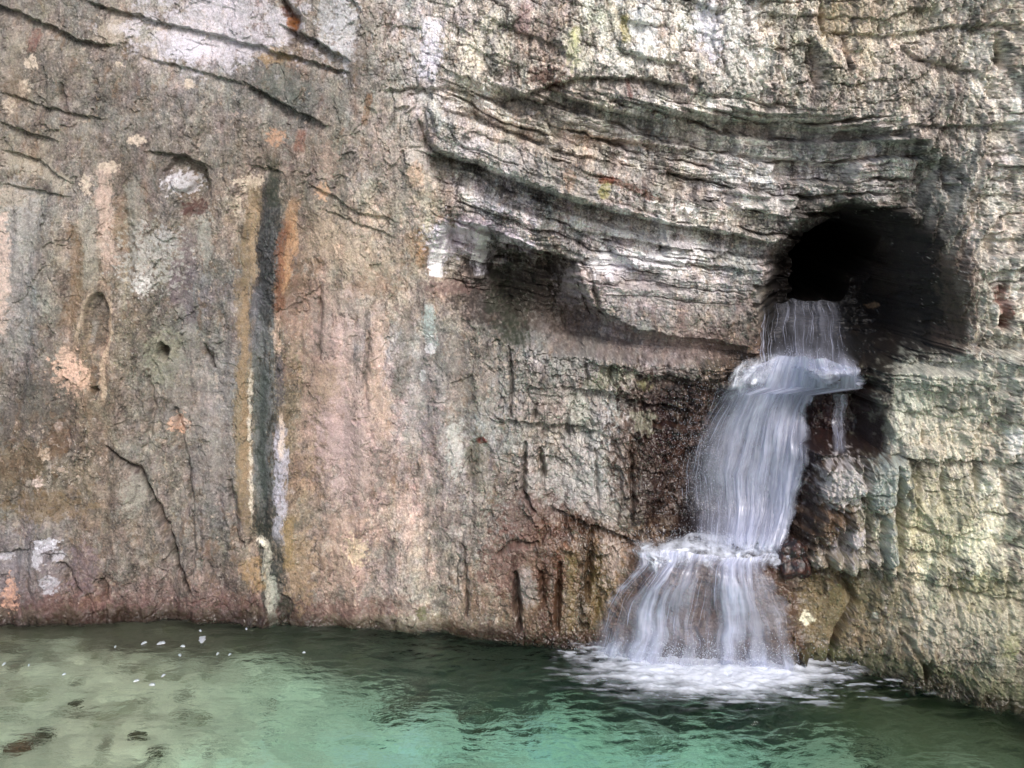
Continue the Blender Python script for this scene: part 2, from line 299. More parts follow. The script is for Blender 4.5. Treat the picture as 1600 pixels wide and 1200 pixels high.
        q = sdf(pj, qj, pl); d = d - .7 * am * smooth(-1, 9, q) + .05 * smooth(5, 0, np.abs(q + 3)) * smooth(1240, 1262, P)
    # round niche with its pebble, left
    q = np.hypot((pj - 288) / 39, (qj - 290) / 46) + .16 * noise(P / 20, Q / 20, 810); d = d + .15 * smooth(1.05, .8, q) * smooth(235, 300, P - .35 * (Q - 290)) - .07 * smooth(.62, .3, np.hypot((P - 283) / 34, (Q - 285) / 30))
    q = np.hypot((P - 152) / 22, (Q - 505) / 48); d = d + .09 * smooth(1.05, .8, q)
    q = sdf(P, Q, [(735, 690), (752, 682), (775, 710), (765, 745), (730, 760), (722, 720)]); d = d + .05 * smooth(-2, 8, q)
    # drip stone columns hanging in the alcove
    for x0, x1, y0, y1, w in ((694, 682, 350, 436, 13), (748, 751, 352, 424, 12), (724, 720, 352, 378, 13), (780, 812, 372, 388, 12), (812, 842, 388, 394, 8)):
        dd, t = seg_d(P, Q + 3 * noise(P / 8, Q / 8, 99), [(x0, y0), (x1, y1)]); d = d - .07 * smooth(w * 1.2, w * .3, dd + 4 * noise(P / 9, Q / 9, 98))
    return d, dict(blk=blk, bowl=bowl, mid=mid, left=left, rI=r, rJ=_h(J, J * 0, 59), r3=r3, rr=rr, rb=rb, hm=hm, vm=vm, f2=fr2, f3=fr3, f1=fr1, pr=pr, S=S, E=E, E2=E2, f21=f21)

# ------------------------------------------------------------------ colour of the rock (albedo, with some shade painted in)
GRID = """8c8478 8d867b a59e96 b8b2b4 9a8c80 a39c92 aaa5a0 a8a49c 9c928a b5b1a0 b9b6ae bdb9b0 b0aa9a a89a80 aba08a aaa290
857c70 8a8176 8d857c 8c857c 7f7d75 948b80 a39e98 a9a49a a39a8c a8a297 aaa49a b4afa5 a8a298 a29a8c a29a8c aca595
8d8577 8a7f72 857b70 8d8276 8e7f72 9d9184 9e978e a5a09a 8a8478 8f887c 94908a a09c96 94908c 97928c 8f887c a8a294
99948a 9f9383 8b8276 9a8d7e 93806c a89a88 a69a88 8f8a8c 96928e a8a4a2 a6a19c a29e96 5f5a52 5c564c 7e7668 a69e8e
97928a 9a8c78 8a8378 86807a 866f60 b0a090 b09f8e 6f6860 6a6056 9a9290 a29c98 96908a 5a5046 4a4038 6a6054 a89f8e
8e867c a08a74 8a8474 8c8680 90806a a99790 9e948c 8c8880 8f8a82 968e88 8f8680 6e6050 5c5248 5a5248 a0a08e aaa590
7f766c 8a7c6c 8e8578 8e8880 8e7f68 b59f92 a89690 929088 8f8880 9c9a92 6a5040 70584c 5c4030 8a8a78 a8a68e a6a28e
7d7260 857868 8c8478 8c827a 947f68 ae968a a8968e 8f8880 8e8278 9c9a94 7a685c 70584c 6a5040 7f8474 a09c84 a8a28c
8a8280 857668 8e8478 8c8278 90806c b0988a aa988c 938a80 7d5e4c 80684c 705c48 6a5848 6a5848 8f8a74 a39f80 a29f84
8f7a74 8a7068 8a7670 867068 8c7a68 a08a7c a39888 8a7868 7a6450 7f6a48 705040 705844 7c7058 8c8064 9a9272 9c9678
5f5048 5f5048 5f5048 5f5048 605040 706050 706050 605040 5c4838 5c4838 5c4838 5c4838 605440 6c6450 7c7658 84805f"""
G = np.array([[lin(c) for c in r.split()] for r in GRID.split('\n')])
def grid_col(P, Q):
    u = np.clip((P - 50) / 100, 0, 14.999); v = np.clip((Q - 50) / 100, 0, 9.999)
    iu = u.astype(int); iv = v.astype(int); fu = smooth(0, 1, u - iu)[:, None]; fv = smooth(0, 1, v - iv)[:, None]
    return (G[iv, iu] * (1 - fu) + G[iv, iu + 1] * fu) * (1 - fv) + (G[iv + 1, iu] * (1 - fu) + G[iv + 1, iu + 1] * fu) * fv
def paint(C, P, Q, m0, color, a):
    m = m0 > .003; C[m] = C[m] * (1 - (a * m0[m])[:, None]) + lin(color) * (a * m0[m])[:, None]
def stroke(C, P, Q, pts, w, color, a, rough=.6, scale=12, vert=3., fade=0.15):
    pa = np.array(pts); R = w * 2.2 + 12
    m = (P > pa[:, 0].min() - R) & (P < pa[:, 0].max() + R) & (Q > pa[:, 1].min() - R) & (Q < pa[:, 1].max() + R)
    p = P[m]; q = Q[m]; sd_ = int(pts[0][0]) % 97; n = fbm(p / scale, q / (scale * vert), sd_, 4, .62); n2 = fbm(p / (scale * .4), q / (scale * .7), sd_ + 3, 3, .65)
    d, t = seg_d(p + min(w, 9) * .7 * noise(q / 34, p / 60, sd_ + 1), q, pts)
    n3 = fbm(p / 4, q / 7, sd_ + 9, 2); v = smooth(1.08, .78, d / w + .9 * rough * n + .55 * n2 + .3 * n3) * (.8 + .5 * n2 + .4 * n3).clip(.2, 1)
    if fade: v = v * smooth(0, fade, t) * smooth(1, 1 - fade, t)
    M = np.zeros(P.shape, F); M[m] = v; paint(C, P, Q, M, color, a); return M
def blob(C, P, Q, cx, cy, rx, ry, color, a, rough=.5, scale=14, edge=.2):
    rough = rough * 1.25; R = 2.1
    m = (np.abs(P - cx) < rx * R) & (np.abs(Q - cy) < ry * R); p = P[m]; q = Q[m]
    n = fbm(p / scale, q / scale, int(cx * 3 + cy) % 89, 4, .6)
    v = smooth(1 + edge, 1 - edge, np.hypot((p - cx) / rx, (q - cy) / ry) + rough * n + .35 * fbm(p / 5, q / 5, 6, 3)) * (.85 + .6 * fbm(p / 5, q / 5, 5, 2)).clip(.15, 1)
    M = np.zeros(P.shape, F); M[m] = v; paint(C, P, Q, M, color, a); return M

def rock_color(P, Q, k, d_small):
    wx = P + 26 * fbm(P / 70, Q / 90, 101, 3); wy = Q + 26 * fbm(P / 70, Q / 90, 102, 3)
    C = grid_col(wx, wy)
    L, bk = k['left'], np.maximum(k['blk'], k['bowl'])
    # mottling
    n1 = fbm(P / 45, Q / 60, 103, 5, .62); n2 = fbm(P / 12, Q / 18, 104, 4, .65); n3 = fbm(P / 3.2, Q / 3.6, 105, 2)
    v = 1 + .24 * n1 + .42 * n2 + (.36 + .16 * bk) * n3 + (.14 + .16 * bk) * noise(P / 1.9, Q / 2.1, 117)
    vs = fbm((P + 12 * n1) / 16, Q / 120, 106, 4, .6); v = v + .17 * vs * smooth(-.5, .4, fbm(P / 90, Q / 120, 116, 2)) * np.maximum(L, smooth(500, 900, P) * smooth(400, 500, Q) * .6)
    v = v + (.12 + .2 * bk) * (k['f2'] - .5) * 1.5 + (.16 + .3 * bk) * (k['f3'] - .5) + .14 * (k['f1'] - .5)
    v = v + bk * (.42 * (k['rI'] - .5) + .25 * (k['r3'] - .5)) + .22 * (k['rr'] - .5) + .22 * (k['rb'] - .5) + .25 * k['bowl'] * k['pr'] * 2
    C = C * np.clip(v, .35, 2.0)[:, None]
    # hue drift: warm / greenish / lilac
    h = fbm(P / 85, Q / 120, 107, 4, .6)[:, None]; h2 = fbm(P / 30, Q / 55, 108, 4, .6)[:, None]; h3 = fbm(P / 9, Q / 14, 109, 3, .6)[:, None]
    C = C * (1 + .10 * h * np.array([1, .0, -1.2])) * (1 + .09 * h2 * np.array([1, -.5, .3])) * (1 + .09 * h3 * np.array([.8, .1, -1.]))
    # crisp overlapping films of colour
    for q_, (cc_, sx, sy, th, al_, wt_) in enumerate((('8a6a48', 17, 40, .34, .42, 1 - .5 * bk), ('b9aea0', 14, 24, .34, .45, 1), ('6f6a66', 12, 26, .36, .45, 1), ('7d6a66', 22, 46, .36, .45, 1 - .5 * bk), ('8d8f84', 20, 34, .32, .40, 1),
            ('cdb8a4', 9, 14, .46, .55, 1), ('5a4838', 9, 20, .46, .45, 1), ('a58c6c', 7, 13, .5, .45, 1), ('d4d0c8', 5, 7, .55, .5, 1))):
        f_ = fbm(P / sx + .5 * n2, Q / sy + .5 * n1, 400 + 7 * q_, 5, .64) + .25 * noise(P / 130, Q / 130, 460 + q_)
        paint(C, P, Q, smooth(th, th + .13, f_) * wt_, cc_, al_)
    # rust and ochre in patches, olive film
    m = smooth(.25, .75, fbm(P / 30, Q / 70, 110, 5, .6) - .15 * bk); paint(C, P, Q, m, '9a7352', .34)
    m = smooth(.3, .8, fbm(P / 40, Q / 45, 111, 5, .62)); paint(C, P, Q, m, '6c685a', .42)
    m = smooth(.35, .8, fbm(P / 24, Q / 34, 112, 5, .65)); paint(C, P, Q, m, 'c9bfb6', .5)
    m = smooth(.62, .8, fbm(P / 7, Q / 8, 113, 3)); paint(C, P, Q, m * (.5 + .5 * bk), 'e0dace', .55)
    m = smooth(.5, .75, fbm(P / 8, Q / 9, 114, 3)); paint(C, P, Q, m, '4d443c', .45)
    # darker brown along the open joints
    jn = bk * np.maximum(smooth(.10, 0, k['E']) * k['hm'], smooth(.12, 0, k['E2']) * .8 * k['vm']); paint(C, P, Q, jn * smooth(-.5, .3, n1), '4a4238', .55)
    # ---- left wall
    st = lambda *a, **kw: stroke(C, P, Q, *a, **kw)
    bl = lambda *a, **kw: blob(C, P, Q, *a, **kw)
    bl(340, 45, 130, 55, 'c9c5cc', .75, rough=.8, scale=30); bl(290, 75, 30, 22, 'cfccd6', .7); bl(540, 40, 20, 60, 'c9cacf', .7, rough=.8)
    bl(510, 30, 14, 60, 'c4c6c8', .6, rough=.8); bl(170, 50, 22, 22, 'bfb3a0', .6)
    for (x, y, rx, ry) in ((47, 98, 11, 10), (36, 135, 9, 13), (170, 262, 14, 9), (135, 288, 9, 14), (215, 218, 14, 8), (295, 130, 9, 8), (15, 165, 8, 12), (185, 100, 5, 4), (370, 320, 8, 14), (390, 285, 22, 12)):
        bl(x, y, rx, ry, 'd0bfa9', .85, rough=.7, scale=9, edge=.1)
    st([(0, 245), (60, 262), (115, 300)], 13, 'b6ad98', .6); st([(48, 40), (50, 85)], 8, '9a6050', .5)
    st([(20, 30), (15, 200)], 14, 'a89a86', .4, vert=4); st([(12, 120), (40, 160)], 20, '7d5f3e', .4)
    bl(25, 340, 38, 60, 'a9a8a2', .6); bl(22, 460, 24, 90, 'aea9a4', .55); bl(0, 420, 16, 90, 'd1b8a8', .8); bl(10, 310, 30, 16, 'b0a08a', .5)
    st([(160, 250), (165, 330), (168, 430)], 13, 'cdb3a2', .75, vert=5); st([(190, 300), (185, 400)], 10, 'a5835f', .45); st([(118, 340), (122, 450), (100, 520)], 12, '94734c', .55, vert=5)
    st([(140, 320), (142, 460)], 12, 'aaa597', .6, vert=5); st([(60, 360), (75, 480)], 16, '7c766b', .5)
    bl(283, 285, 26, 18, 'cbc9cc', .85, rough=.7, scale=8); bl(305, 325, 20, 12, '6a3c34', .75); st([(298, 345), (292, 430), (297, 520)], 11, '756670', .6, vert=5)
    st([(276, 400), (272, 480)], 9, '857380', .6); bl(235, 405, 42, 42, 'b6b6ae', .7, rough=1.3, scale=9); bl(222, 445, 14, 14, 'd8d6d0', .8, rough=.8, scale=6); bl(262, 375, 18, 16, 'b9b8b4', .7, rough=1, scale=7)
    bl(320, 370, 14, 34, 'a4a89e', .6); bl(210, 330, 16, 50, '9da095', .4)
    bl(152, 500, 19, 40, '625a52', .7); st([(170, 455), (172, 520), (162, 570), (160, 640)], 5, 'd0b79a', .85, rough=.3); st([(150, 452), (132, 480), (118, 540)], 5, 'c5b096', .7, rough=.4)
    st([(148, 500), (140, 540)], 5, 'a9a49c', .7); bl(108, 585, 24, 26, 'deb8a0', .9, rough=1.2, scale=10, edge=.08); bl(98, 555, 10, 14, 'd8b8a2', .85, rough=.8, scale=8); bl(132, 592, 9, 16, 'd8b49a', .85, rough=.8, scale=8)
    bl(280, 663, 14, 15, 'd9ae90', .9, rough=.9, scale=8, edge=.08); bl(70, 710, 8, 10, 'd6c2ac', .85, rough=.6, scale=6, edge=.1); bl(62, 752, 8, 9, 'd6c2b6', .85, rough=.6, scale=6, edge=.1); bl(88, 668, 5, 10, 'd0bcb0', .8, edge=.1)
    bl(256, 560, 26, 40, '9c9c82', .6, scale=16); bl(60, 630, 60, 40, '6d665c', .4); bl(35, 720, 40, 30, '7a5c36', .45, rough=.9); bl(90, 690, 14, 30, '7e5a34', .5, rough=.9)
    bl(210, 770, 18, 30, 'a6a597', .6); bl(320, 620, 60, 90, 'a09c98', .45, rough=.8, scale=26); bl(335, 740, 30, 60, '98938a', .4); bl(70, 790, 60, 22, '8f7446', .5, rough=1)
    bl(75, 850, 18, 11, 'cfcfd8', .9, rough=.6, scale=8, edge=.08); bl(62, 870, 10, 14, 'cfcfd6', .85, rough=.6, scale=8, edge=.08); bl(80, 910, 13, 14, 'c4c4cc', .85, rough=.5, scale=8, edge=.08); bl(92, 870, 9, 8, 'c9c9d0', .8, edge=.1); bl(5, 872, 12, 7, 'cfcfd6', .85, edge=.1)
    bl(40, 890, 70, 50, '8f898c', .4); bl(130, 890, 24, 40, '8a7480', .4)
    for x in range(-300, 640, 37): bl(x + 12 * math.sin(x), 955 + 6 * math.sin(x * .7), 34, 20, '7a524a', .4, rough=.9, scale=11)
    for x in range(0, 420, 55): bl(x + 9 * math.sin(x), 962, 22, 14, '5f5a3a', .5, rough=.9, scale=9)
    bl(15, 930, 12, 24, 'd6a68a', .8, rough=.9, scale=8)
    # ---- the long dark seep and its crusts
    st([(400, 265), (385, 450), (383, 640), (385, 800), (400, 850)], 15, '9c8560', .75, vert=4, rough=.8, fade=.08); st([(375, 560), (378, 790)], 10, '9a8866', .5, vert=4, rough=.8)
    st([(448, 330), (440, 420), (438, 520)], 12, '8f6444', .75, vert=3, rough=.8); st([(462, 300), (455, 380), (435, 470)], 9, 'c79a6c', .7, rough=.8)
    st([(430, 270), (420, 400), (412, 560), (420, 700), (425, 850), (428, 960)], 19, '454a46', .85, vert=6, rough=.75, fade=.02); st([(408, 560), (405, 700), (408, 850), (424, 940)], 13, '36423c', .85, vert=5, rough=.9, fade=.05); st([(420, 290), (412, 500), (412, 820)], 17, '858a8a', .75, vert=3, rough=2.2, scale=8); st([(404, 480), (400, 820)], 8, '7c8078', .6, vert=3, rough=1.6, scale=8)
    st([(425, 300), (412, 420), (408, 520)], 17, '34363c', .7, vert=4, rough=.9); st([(428, 240), (425, 330)], 12, '3c4a34', .7)
    st([(398, 440), (400, 560)], 9, '7d7c84', .55, vert=5); st([(440, 540), (437, 640)], 7, '5c5a66', .7, vert=5)
    st([(412, 560), (410, 700), (408, 800)], 7, '485a50', .6, vert=5); st([(438, 650), (438, 760), (434, 860)], 9, 'b8b6c2', .85, vert=5, rough=.8); st([(442, 640), (440, 720)], 4, 'd8c3b0', .8)
    st([(392, 560), (388, 700), (392, 830)], 2.6, 'd6ccb8', .8, rough=1.8, scale=9, vert=1.5); st([(432, 480), (434, 560)], 5, 'd8b9a0', .7, rough=.8)
    st([(395, 838), (412, 852), (418, 900), (422, 970)], 7, 'b9b4a0', .85, rough=.4); st([(404, 845), (414, 856)], 5, 'e4dcc6', .9, rough=.3, fade=0); st([(424, 900), (427, 985)], 6, 'a9ac9c', .8, fade=.05)
    st([(450, 800), (455, 900)], 10, 'a98b50', .7, vert=4, rough=.8); st([(405, 930), (385, 870)], 16, 'b48f54', .6, rough=.9); bl(445, 955, 12, 18, '3c3c28', .8)
    st([(386, 420), (380, 600), (382, 790)], 7, 'a88c68', .75, rough=1.4, scale=10, vert=2); st([(446, 340), (438, 400), (436, 500)], 7, '965f3e', .8, rough=1.2, scale=9, vert=2); st([(396, 300), (392, 450)], 6, 'b39a78', .7, rough=1.3, scale=8, vert=2)
    # ---- pink buff wall right of the seep
    st([(480, 440), (500, 560), (520, 700)], 40, 'b8998c', .5, vert=3, rough=.9, scale=26); st([(545, 430), (540, 540), (560, 640), (560, 800)], 26, 'cbb2a4', .55, vert=4, rough=.9, scale=22)
    st([(475, 350), (560, 400), (610, 440)], 34, 'bba78e', .6, rough=.9, scale=20); st([(600, 470), (585, 560), (600, 700)], 16, 'd0b29a', .6, vert=4, rough=.8)
    st([(500, 470), (498, 560)], 15, '948880', .6, vert=4); st([(530, 790), (540, 930)], 34, 'c3a590', .5, rough=.9, scale=18); bl(555, 860, 16, 22, 'd8c2a0', .8, rough=.9, scale=8)
    bl(530, 680, 30, 60, 'c4aaa6', .6, rough=1, scale=14); bl(510, 600, 20, 30, 'b29a7c', .5); bl(550, 720, 60, 80, 'a99490', .35, rough=1)
    st([(575, 470), (570, 610)], 5, '6c6256', .6, vert=3, rough=.8); st([(640, 470), (630, 560), (625, 640)], 12, '767062', .6, vert=3); bl(470, 890, 20, 60, 'b2946c', .5, rough=.9)
    bl(505, 300, 10, 12, 'd2a985', .8, rough=.9, scale=6); bl(430, 215, 14, 12, 'c69a78', .8, rough=.8, scale=7); st([(470, 200), (465, 240)], 8, '9a5a3c', .6); bl(515, 250, 14, 30, 'b59a88', .6)
    st([(440, 5), (462, 40)], 7, '7a3c1c', .8, rough=.4); bl(456, 36, 9, 12, 'b26e2c', .9, rough=.5); bl(430, 88, 22, 12, 'a98a58', .7, rough=.8); bl(435, 130, 40, 30, '6f766c', .6, rough=.5)
    st([(575, 140), (572, 200)], 5, '9a6f40', .6); st([(600, 0), (560, 60), (550, 130)], 14, '7f7468', .5, vert=3)
    st([(675, 20), (670, 90), (665, 135)], 17, 'c6c6d0', .8, vert=3, rough=.8); bl(655, 240, 20, 20, 'c4bcb4', .6); bl(650, 275, 14, 18, 'c9ab90', .6)
    bl(610, 250, 20, 30, 'b09c90', .4); st([(660, 400), (640, 360)], 18, 'a07a50', .5); bl(580, 450, 40, 14, 'a3856a', .5, rough=.9)
    # ---- top centre
    for x, y, ry in ((745, 75, 34), (765, 35, 20), (730, 85, 30), (785, 80, 26), (890, 65, 24), (905, 90, 20)): bl(x, y, 12, ry, 'd0ccb8', .6, rough=.8, scale=8)
    bl(1005, 45, 24, 40, 'c6cbca', .75, rough=.8); st([(975, 20), (978, 70)], 7, 'b9b070', .6); bl(895, 80, 10, 30, 'b4b488', .6); bl(900, 60, 7, 20, 'aeb27a', .6)
    st([(820, 0), (815, 60)], 11, '8d6f70', .6, vert=3); bl(850, 45, 22, 28, '857770', .6); bl(850, 118, 34, 12, '5e3a2c', .75, rough=.8); bl(870, 135, 18, 8, '6a3a2c', .6)
    bl(990, 95, 46, 22, 'd8d6cc', .55, rough=1, scale=9); bl(1110, 45, 22, 40, 'c9cad4', .65, rough=.8); bl(1150, 40, 30, 30, 'c4c2b8', .5, rough=.9); bl(1170, 105, 40, 40, 'cfcabc', .45, rough=1, scale=9)
    bl(1300, 35, 22, 26, 'a4916c', .6); bl(1375, 20, 80, 22, 'a09478', .4); bl(1460, 100, 60, 30, '9c8b78', .35); bl(1300, 120, 12, 14, '4a5230', .6, rough=.9); bl(1010, 135, 60, 12, 'a8a098', .5); st([(980, 120), (985, 160)], 4, '7c3c28', .6)
    # ---- bowl, with dark bands painting the shade under the overhang
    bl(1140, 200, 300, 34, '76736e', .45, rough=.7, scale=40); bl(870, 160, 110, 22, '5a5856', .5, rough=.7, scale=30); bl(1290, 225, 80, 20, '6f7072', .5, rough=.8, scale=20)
    st([(700, 212), (760, 230), (860, 270), (960, 308)], 17, 'a6a29e', .55, rough=.6); bl(735, 230, 26, 16, 'bcb8ba', .6); st([(925, 270), (980, 290), (1040, 318)], 6, '7a4a30', .7, rough=.9); bl(945, 298, 9, 16, 'a09a5c', .8, rough=.5); bl(948, 282, 14, 5, '8a4426', .8)
    bl(890, 280, 10, 16, 'a58568', .6); st([(880, 215), (1000, 225), (1040, 235)], 8, 'a08268', .4); st([(1120, 245), (1240, 250)], 7, 'c6c2bc', .6); bl(1175, 220, 30, 7, 'c9c5ba', .7)
    st([(1140, 318), (1250, 318)], 10, 'c0bcb6', .55, rough=.9); st([(1320, 250), (1370, 300), (1400, 315)], 14, 'aaa6a4', .6, rough=.8); st([(900, 345), (1000, 370), (1170, 400)], 8, 'c6c4c6', .55, rough=1, scale=9)
    bl(960, 412, 34, 20, 'd0d0d8', .85, rough=.6, scale=12); bl(1035, 405, 48, 12, 'd6d6dc', .8, rough=.6, scale=10); bl(1000, 440, 60, 30, 'a9a3a2', .5); st([(900, 400), (1000, 430)], 12, 'b6b2b4', .5, rough=1)
    # ---- alcove: crusts and damp stains, with the shade of the hollow painted dark
    st([(690, 350), (684, 432)], 15, 'e4e2ea', .95, rough=.6, vert=1.2, fade=.02); st([(748, 352), (752, 428)], 13, 'dddce4', .95, rough=.6, vert=1.2, fade=.02); st([(780, 372), (840, 392)], 12, 'c4bec6', .9, rough=.6); bl(726, 365, 22, 16, 'b5aeb6', .8)
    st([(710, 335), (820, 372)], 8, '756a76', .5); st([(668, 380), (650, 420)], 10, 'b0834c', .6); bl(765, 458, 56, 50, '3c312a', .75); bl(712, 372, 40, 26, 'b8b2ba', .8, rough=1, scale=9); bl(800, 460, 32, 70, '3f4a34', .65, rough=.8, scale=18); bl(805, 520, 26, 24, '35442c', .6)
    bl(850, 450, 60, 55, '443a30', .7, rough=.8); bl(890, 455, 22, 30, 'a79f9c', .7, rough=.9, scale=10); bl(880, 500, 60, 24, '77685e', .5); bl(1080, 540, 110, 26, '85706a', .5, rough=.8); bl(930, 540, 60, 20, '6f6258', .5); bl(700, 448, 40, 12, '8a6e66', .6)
    # ---- below the alcove
    st([(672, 470), (668, 520), (682, 550)], 9, 'b6c4c0', .85, rough=.6, scale=8); bl(672, 546, 8, 9, 'e4e4e4', .95, rough=.25, edge=.08); bl(660, 588, 5, 10, 'e0e0e0', .95, rough=.25, edge=.1)
    bl(752, 688, 8, 6, '8a1e12', .95, rough=.4, edge=.1); bl(740, 600, 40, 60, '8a7a6c', .4, rough=1, scale=12); bl(660, 640, 40, 60, '8f9490', .4, rough=.9, scale=14); bl(690, 560, 50, 50, '7f7a76', .5)
    bl(712, 700, 14, 40, 'b6b8b0', .6, rough=.8, scale=12); bl(745, 725, 18, 40, '75705c', .6); bl(905, 570, 40, 24, '8f908a', .4); bl(870, 640, 44, 40, '8c867e', .4)
    bl(905, 640, 16, 34, 'a9aa9c', .6, rough=.7); bl(900, 740, 60, 60, 'a9a7a2', .6, rough=.8, scale=20); bl(940, 800, 30, 36, 'a29c98', .5, rough=.9)
    bl(960, 590, 30, 16, '8f9478', .6, rough=.8); bl(930, 600, 16, 10, '5f6a44', .5); bl(1040, 620, 60, 34, '4b2e1c', .8, rough=.7, scale=16); bl(1010, 600, 12, 10, '8a8a50', .6); bl(1060, 640, 14, 14, '6a6a38', .5)
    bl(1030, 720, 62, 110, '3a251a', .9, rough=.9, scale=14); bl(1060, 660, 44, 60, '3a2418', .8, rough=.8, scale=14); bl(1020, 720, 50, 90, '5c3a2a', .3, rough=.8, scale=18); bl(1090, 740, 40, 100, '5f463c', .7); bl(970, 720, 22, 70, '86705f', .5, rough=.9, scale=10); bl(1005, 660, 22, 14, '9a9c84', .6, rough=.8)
    bl(830, 810, 60, 34, '6a4438', .6, rough=.9, scale=15); st([(870, 800), (960, 840), (1010, 860)], 13, '5a3a20', .8, rough=.7); bl(790, 880, 34, 50, '80584c', .65, rough=.9, scale=14); bl(822, 920, 18, 30, '9c948e', .85, rough=.3)
    for x, c in ((808, '4f2c1c'), (852, '5c3020'), (872, '6b3a20'), (918, '3f3218'), (936, '6b5a24'), (895, '8a7440')): st([(x, 850), (x - 4, 940), (x - 2, 1000)], 8, c, .75, rough=.8, scale=8, vert=4)
    bl(880, 940, 60, 60, '7f6a52', .35, rough=1, scale=10); bl(960, 870, 24, 40, 'a8988c', .6, rough=1, scale=8); bl(745, 990, 60, 16, '6a4836', .6, rough=.9); bl(880, 1000, 80, 14, '6a4430', .6, rough=.9)
    bl(600, 975, 120, 12, '8f8668', .5, rough=.9); bl(658, 958, 8, 12, '5f6a2c', .6)
    # ---- cave and fall rocks
    M = smooth(-3, 10, sdf(P + 5 * n1, Q + 5 * n1, CAVE)); paint(C, P, Q, M, '2c241c', .90)  # cave interior darkened, its shade put into the rock colour
    st([(1480, 380), (1496, 440), (1500, 500), (1470, 556)], 30, '6e5a48', .85, rough=.8); st([(1360, 440), (1400, 440)], 20, '4a4034', .5); bl(1365, 478, 10, 5, '9a7a54', .8, edge=.1)
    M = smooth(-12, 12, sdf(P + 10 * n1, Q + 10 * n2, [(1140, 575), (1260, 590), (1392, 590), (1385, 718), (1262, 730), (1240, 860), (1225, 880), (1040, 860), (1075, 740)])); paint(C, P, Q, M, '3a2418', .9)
    M2 = smooth(-10, 10, sdf(P + 8 * n1, Q + 8 * n2, [(990, 872), (1240, 872), (1262, 1060), (900, 1060)])); paint(C, P, Q, M2, '6d5444', .85)
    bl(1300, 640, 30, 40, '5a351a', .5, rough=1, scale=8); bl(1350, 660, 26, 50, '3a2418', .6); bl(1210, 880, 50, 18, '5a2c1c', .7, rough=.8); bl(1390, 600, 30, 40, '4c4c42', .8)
    bl(1310, 755, 40, 40, 'b9b4b2', .75, rough=.9, scale=10); bl(1390, 760, 34, 44, '8b9a94', .75, rough=.7); bl(1430, 765, 10, 44, '2c4440', .6); bl(1300, 820, 30, 30, '7a5a34', .7, rough=1, scale=9); bl(1330, 850, 26, 26, 'b2acb2', .7, rough=1.1, scale=7)
    bl(1392, 840, 14, 46, '8f9c94', .7, rough=.7); bl(1290, 880, 40, 16, '9c9484', .6, rough=1, scale=7); bl(1270, 800, 14, 50, '3c2c20', .8); bl(1240, 870, 16, 24, '3a1a10', .8, rough=.5)  # dark brown strip paints the shade of the crevice beside the fall
    # ---- right wall
    bl(1480, 640, 90, 70, 'a6a890', .5, rough=.9, scale=20); bl(1500, 690, 60, 34, 'c0b294', .6, rough=1, scale=12); bl(1420, 600, 24, 50, '9aa28e', .6, rough=.8); bl(1590, 690, 14, 24, 'c9cbc6', .7); bl(1500, 580, 90, 20, 'b6b6a2', .5, rough=1, scale=8)
    st([(1566, 440), (1570, 520)], 11, '8a4a32', .8, rough=.6); bl(1550, 515, 14, 10, 'c2b8a6', .7); bl(1470, 820, 70, 60, 'b3ae7c', .5, rough=1, scale=14); bl(1540, 850, 44, 30, 'c9c8a4', .6, rough=1, scale=9); bl(1530, 925, 40, 30, '8a8a3c', .55, rough=1, scale=10)
    bl(1350, 930, 60, 30, '6c6836', .6, rough=.9, scale=16); bl(1300, 950, 44, 60, '86703c', .55, rough=1, scale=12); bl(1262, 965, 10, 10, 'd0cdb0', .9, rough=.5); bl(1365, 958, 4, 6, 'd8d4c0', .9, edge=.1); bl(1414, 975, 9, 6, 'c9bd94', .8)
    bl(1390, 1000, 60, 40, '8f7c50', .5, rough=1, scale=12); bl(1500, 980, 80, 44, 'b0a890', .5, rough=1, scale=16); bl(1580, 1010, 14, 20, '808a30', .5)
    bl(1500, 760, 80, 30, 'a3a27c', .3, rough=1, scale=10); bl(1560, 950, 50, 60, 'a09c78', .4)
    for x in range(1280, 2000, 40):
        y = float(ip(x, WL)) - 14; bl(x, y, 38, 20, '57602c', .55, rough=.9, scale=10)
    # wet line at the water
    yl = ip(P, WL); m = smooth(-26, -2, Q - yl + 8 * n2); paint(C, P, Q, m, '3a2a20', .65)
    wet = np.maximum.reduce([smooth(760, 900, P) * smooth(1300, 1240, P) * smooth(560, 700, Q), .25 * smooth(26, 10, np.abs(P - 420 + 10 * n2)) * smooth(250, 350, Q), m,
                             .7 * smooth(1180, 1240, P) * smooth(1430, 1380, P) * smooth(340, 400, Q) * smooth(900, 860, Q)])
    lum = (C @ np.array([.25, .65, .10], F))[:, None]
    C = lum + (C - lum) * (.90 - .18 * smooth(1250, 1400, P))[:, None]; C = C * np.array([.99, .985, 1.02], F)
    # hard bright crusts and dark specks
    sp = fbm(P / 6, Q / 7, 120, 4, .7) + .5 * fbm(P / 40, Q / 50, 121, 3); m_ = smooth(.55, .75, sp) * (.25 + .75 * bk); C = C + (lin('ded9d0') - C) * (.6 * m_)[:, None]
    pt = fbm(P / 5, Q / 8, 122, 4, .7) + .6 * fbm(P / 32, Q / 44, 123, 3); m_ = smooth(.45, .75, pt); C = C * (1 - .55 * m_)[:, None]
    C = C * (np.maximum(lum, .02) / .27) ** .22
    C = np.where(C > 0, C, 0); lm_ = (C @ np.array([.25, .65, .10], F))[:, None]; C = C * (np.maximum(lm_, .015) / .26) ** .16
    C = C * (.92 - .17 * smooth(700, 500, P) + .10 * smooth(1300, 1420, P) + .30 * k['bowl'] + .06 * bk)[:, None]  # left darkened, right and bowl lightened in colour to balance the lighting
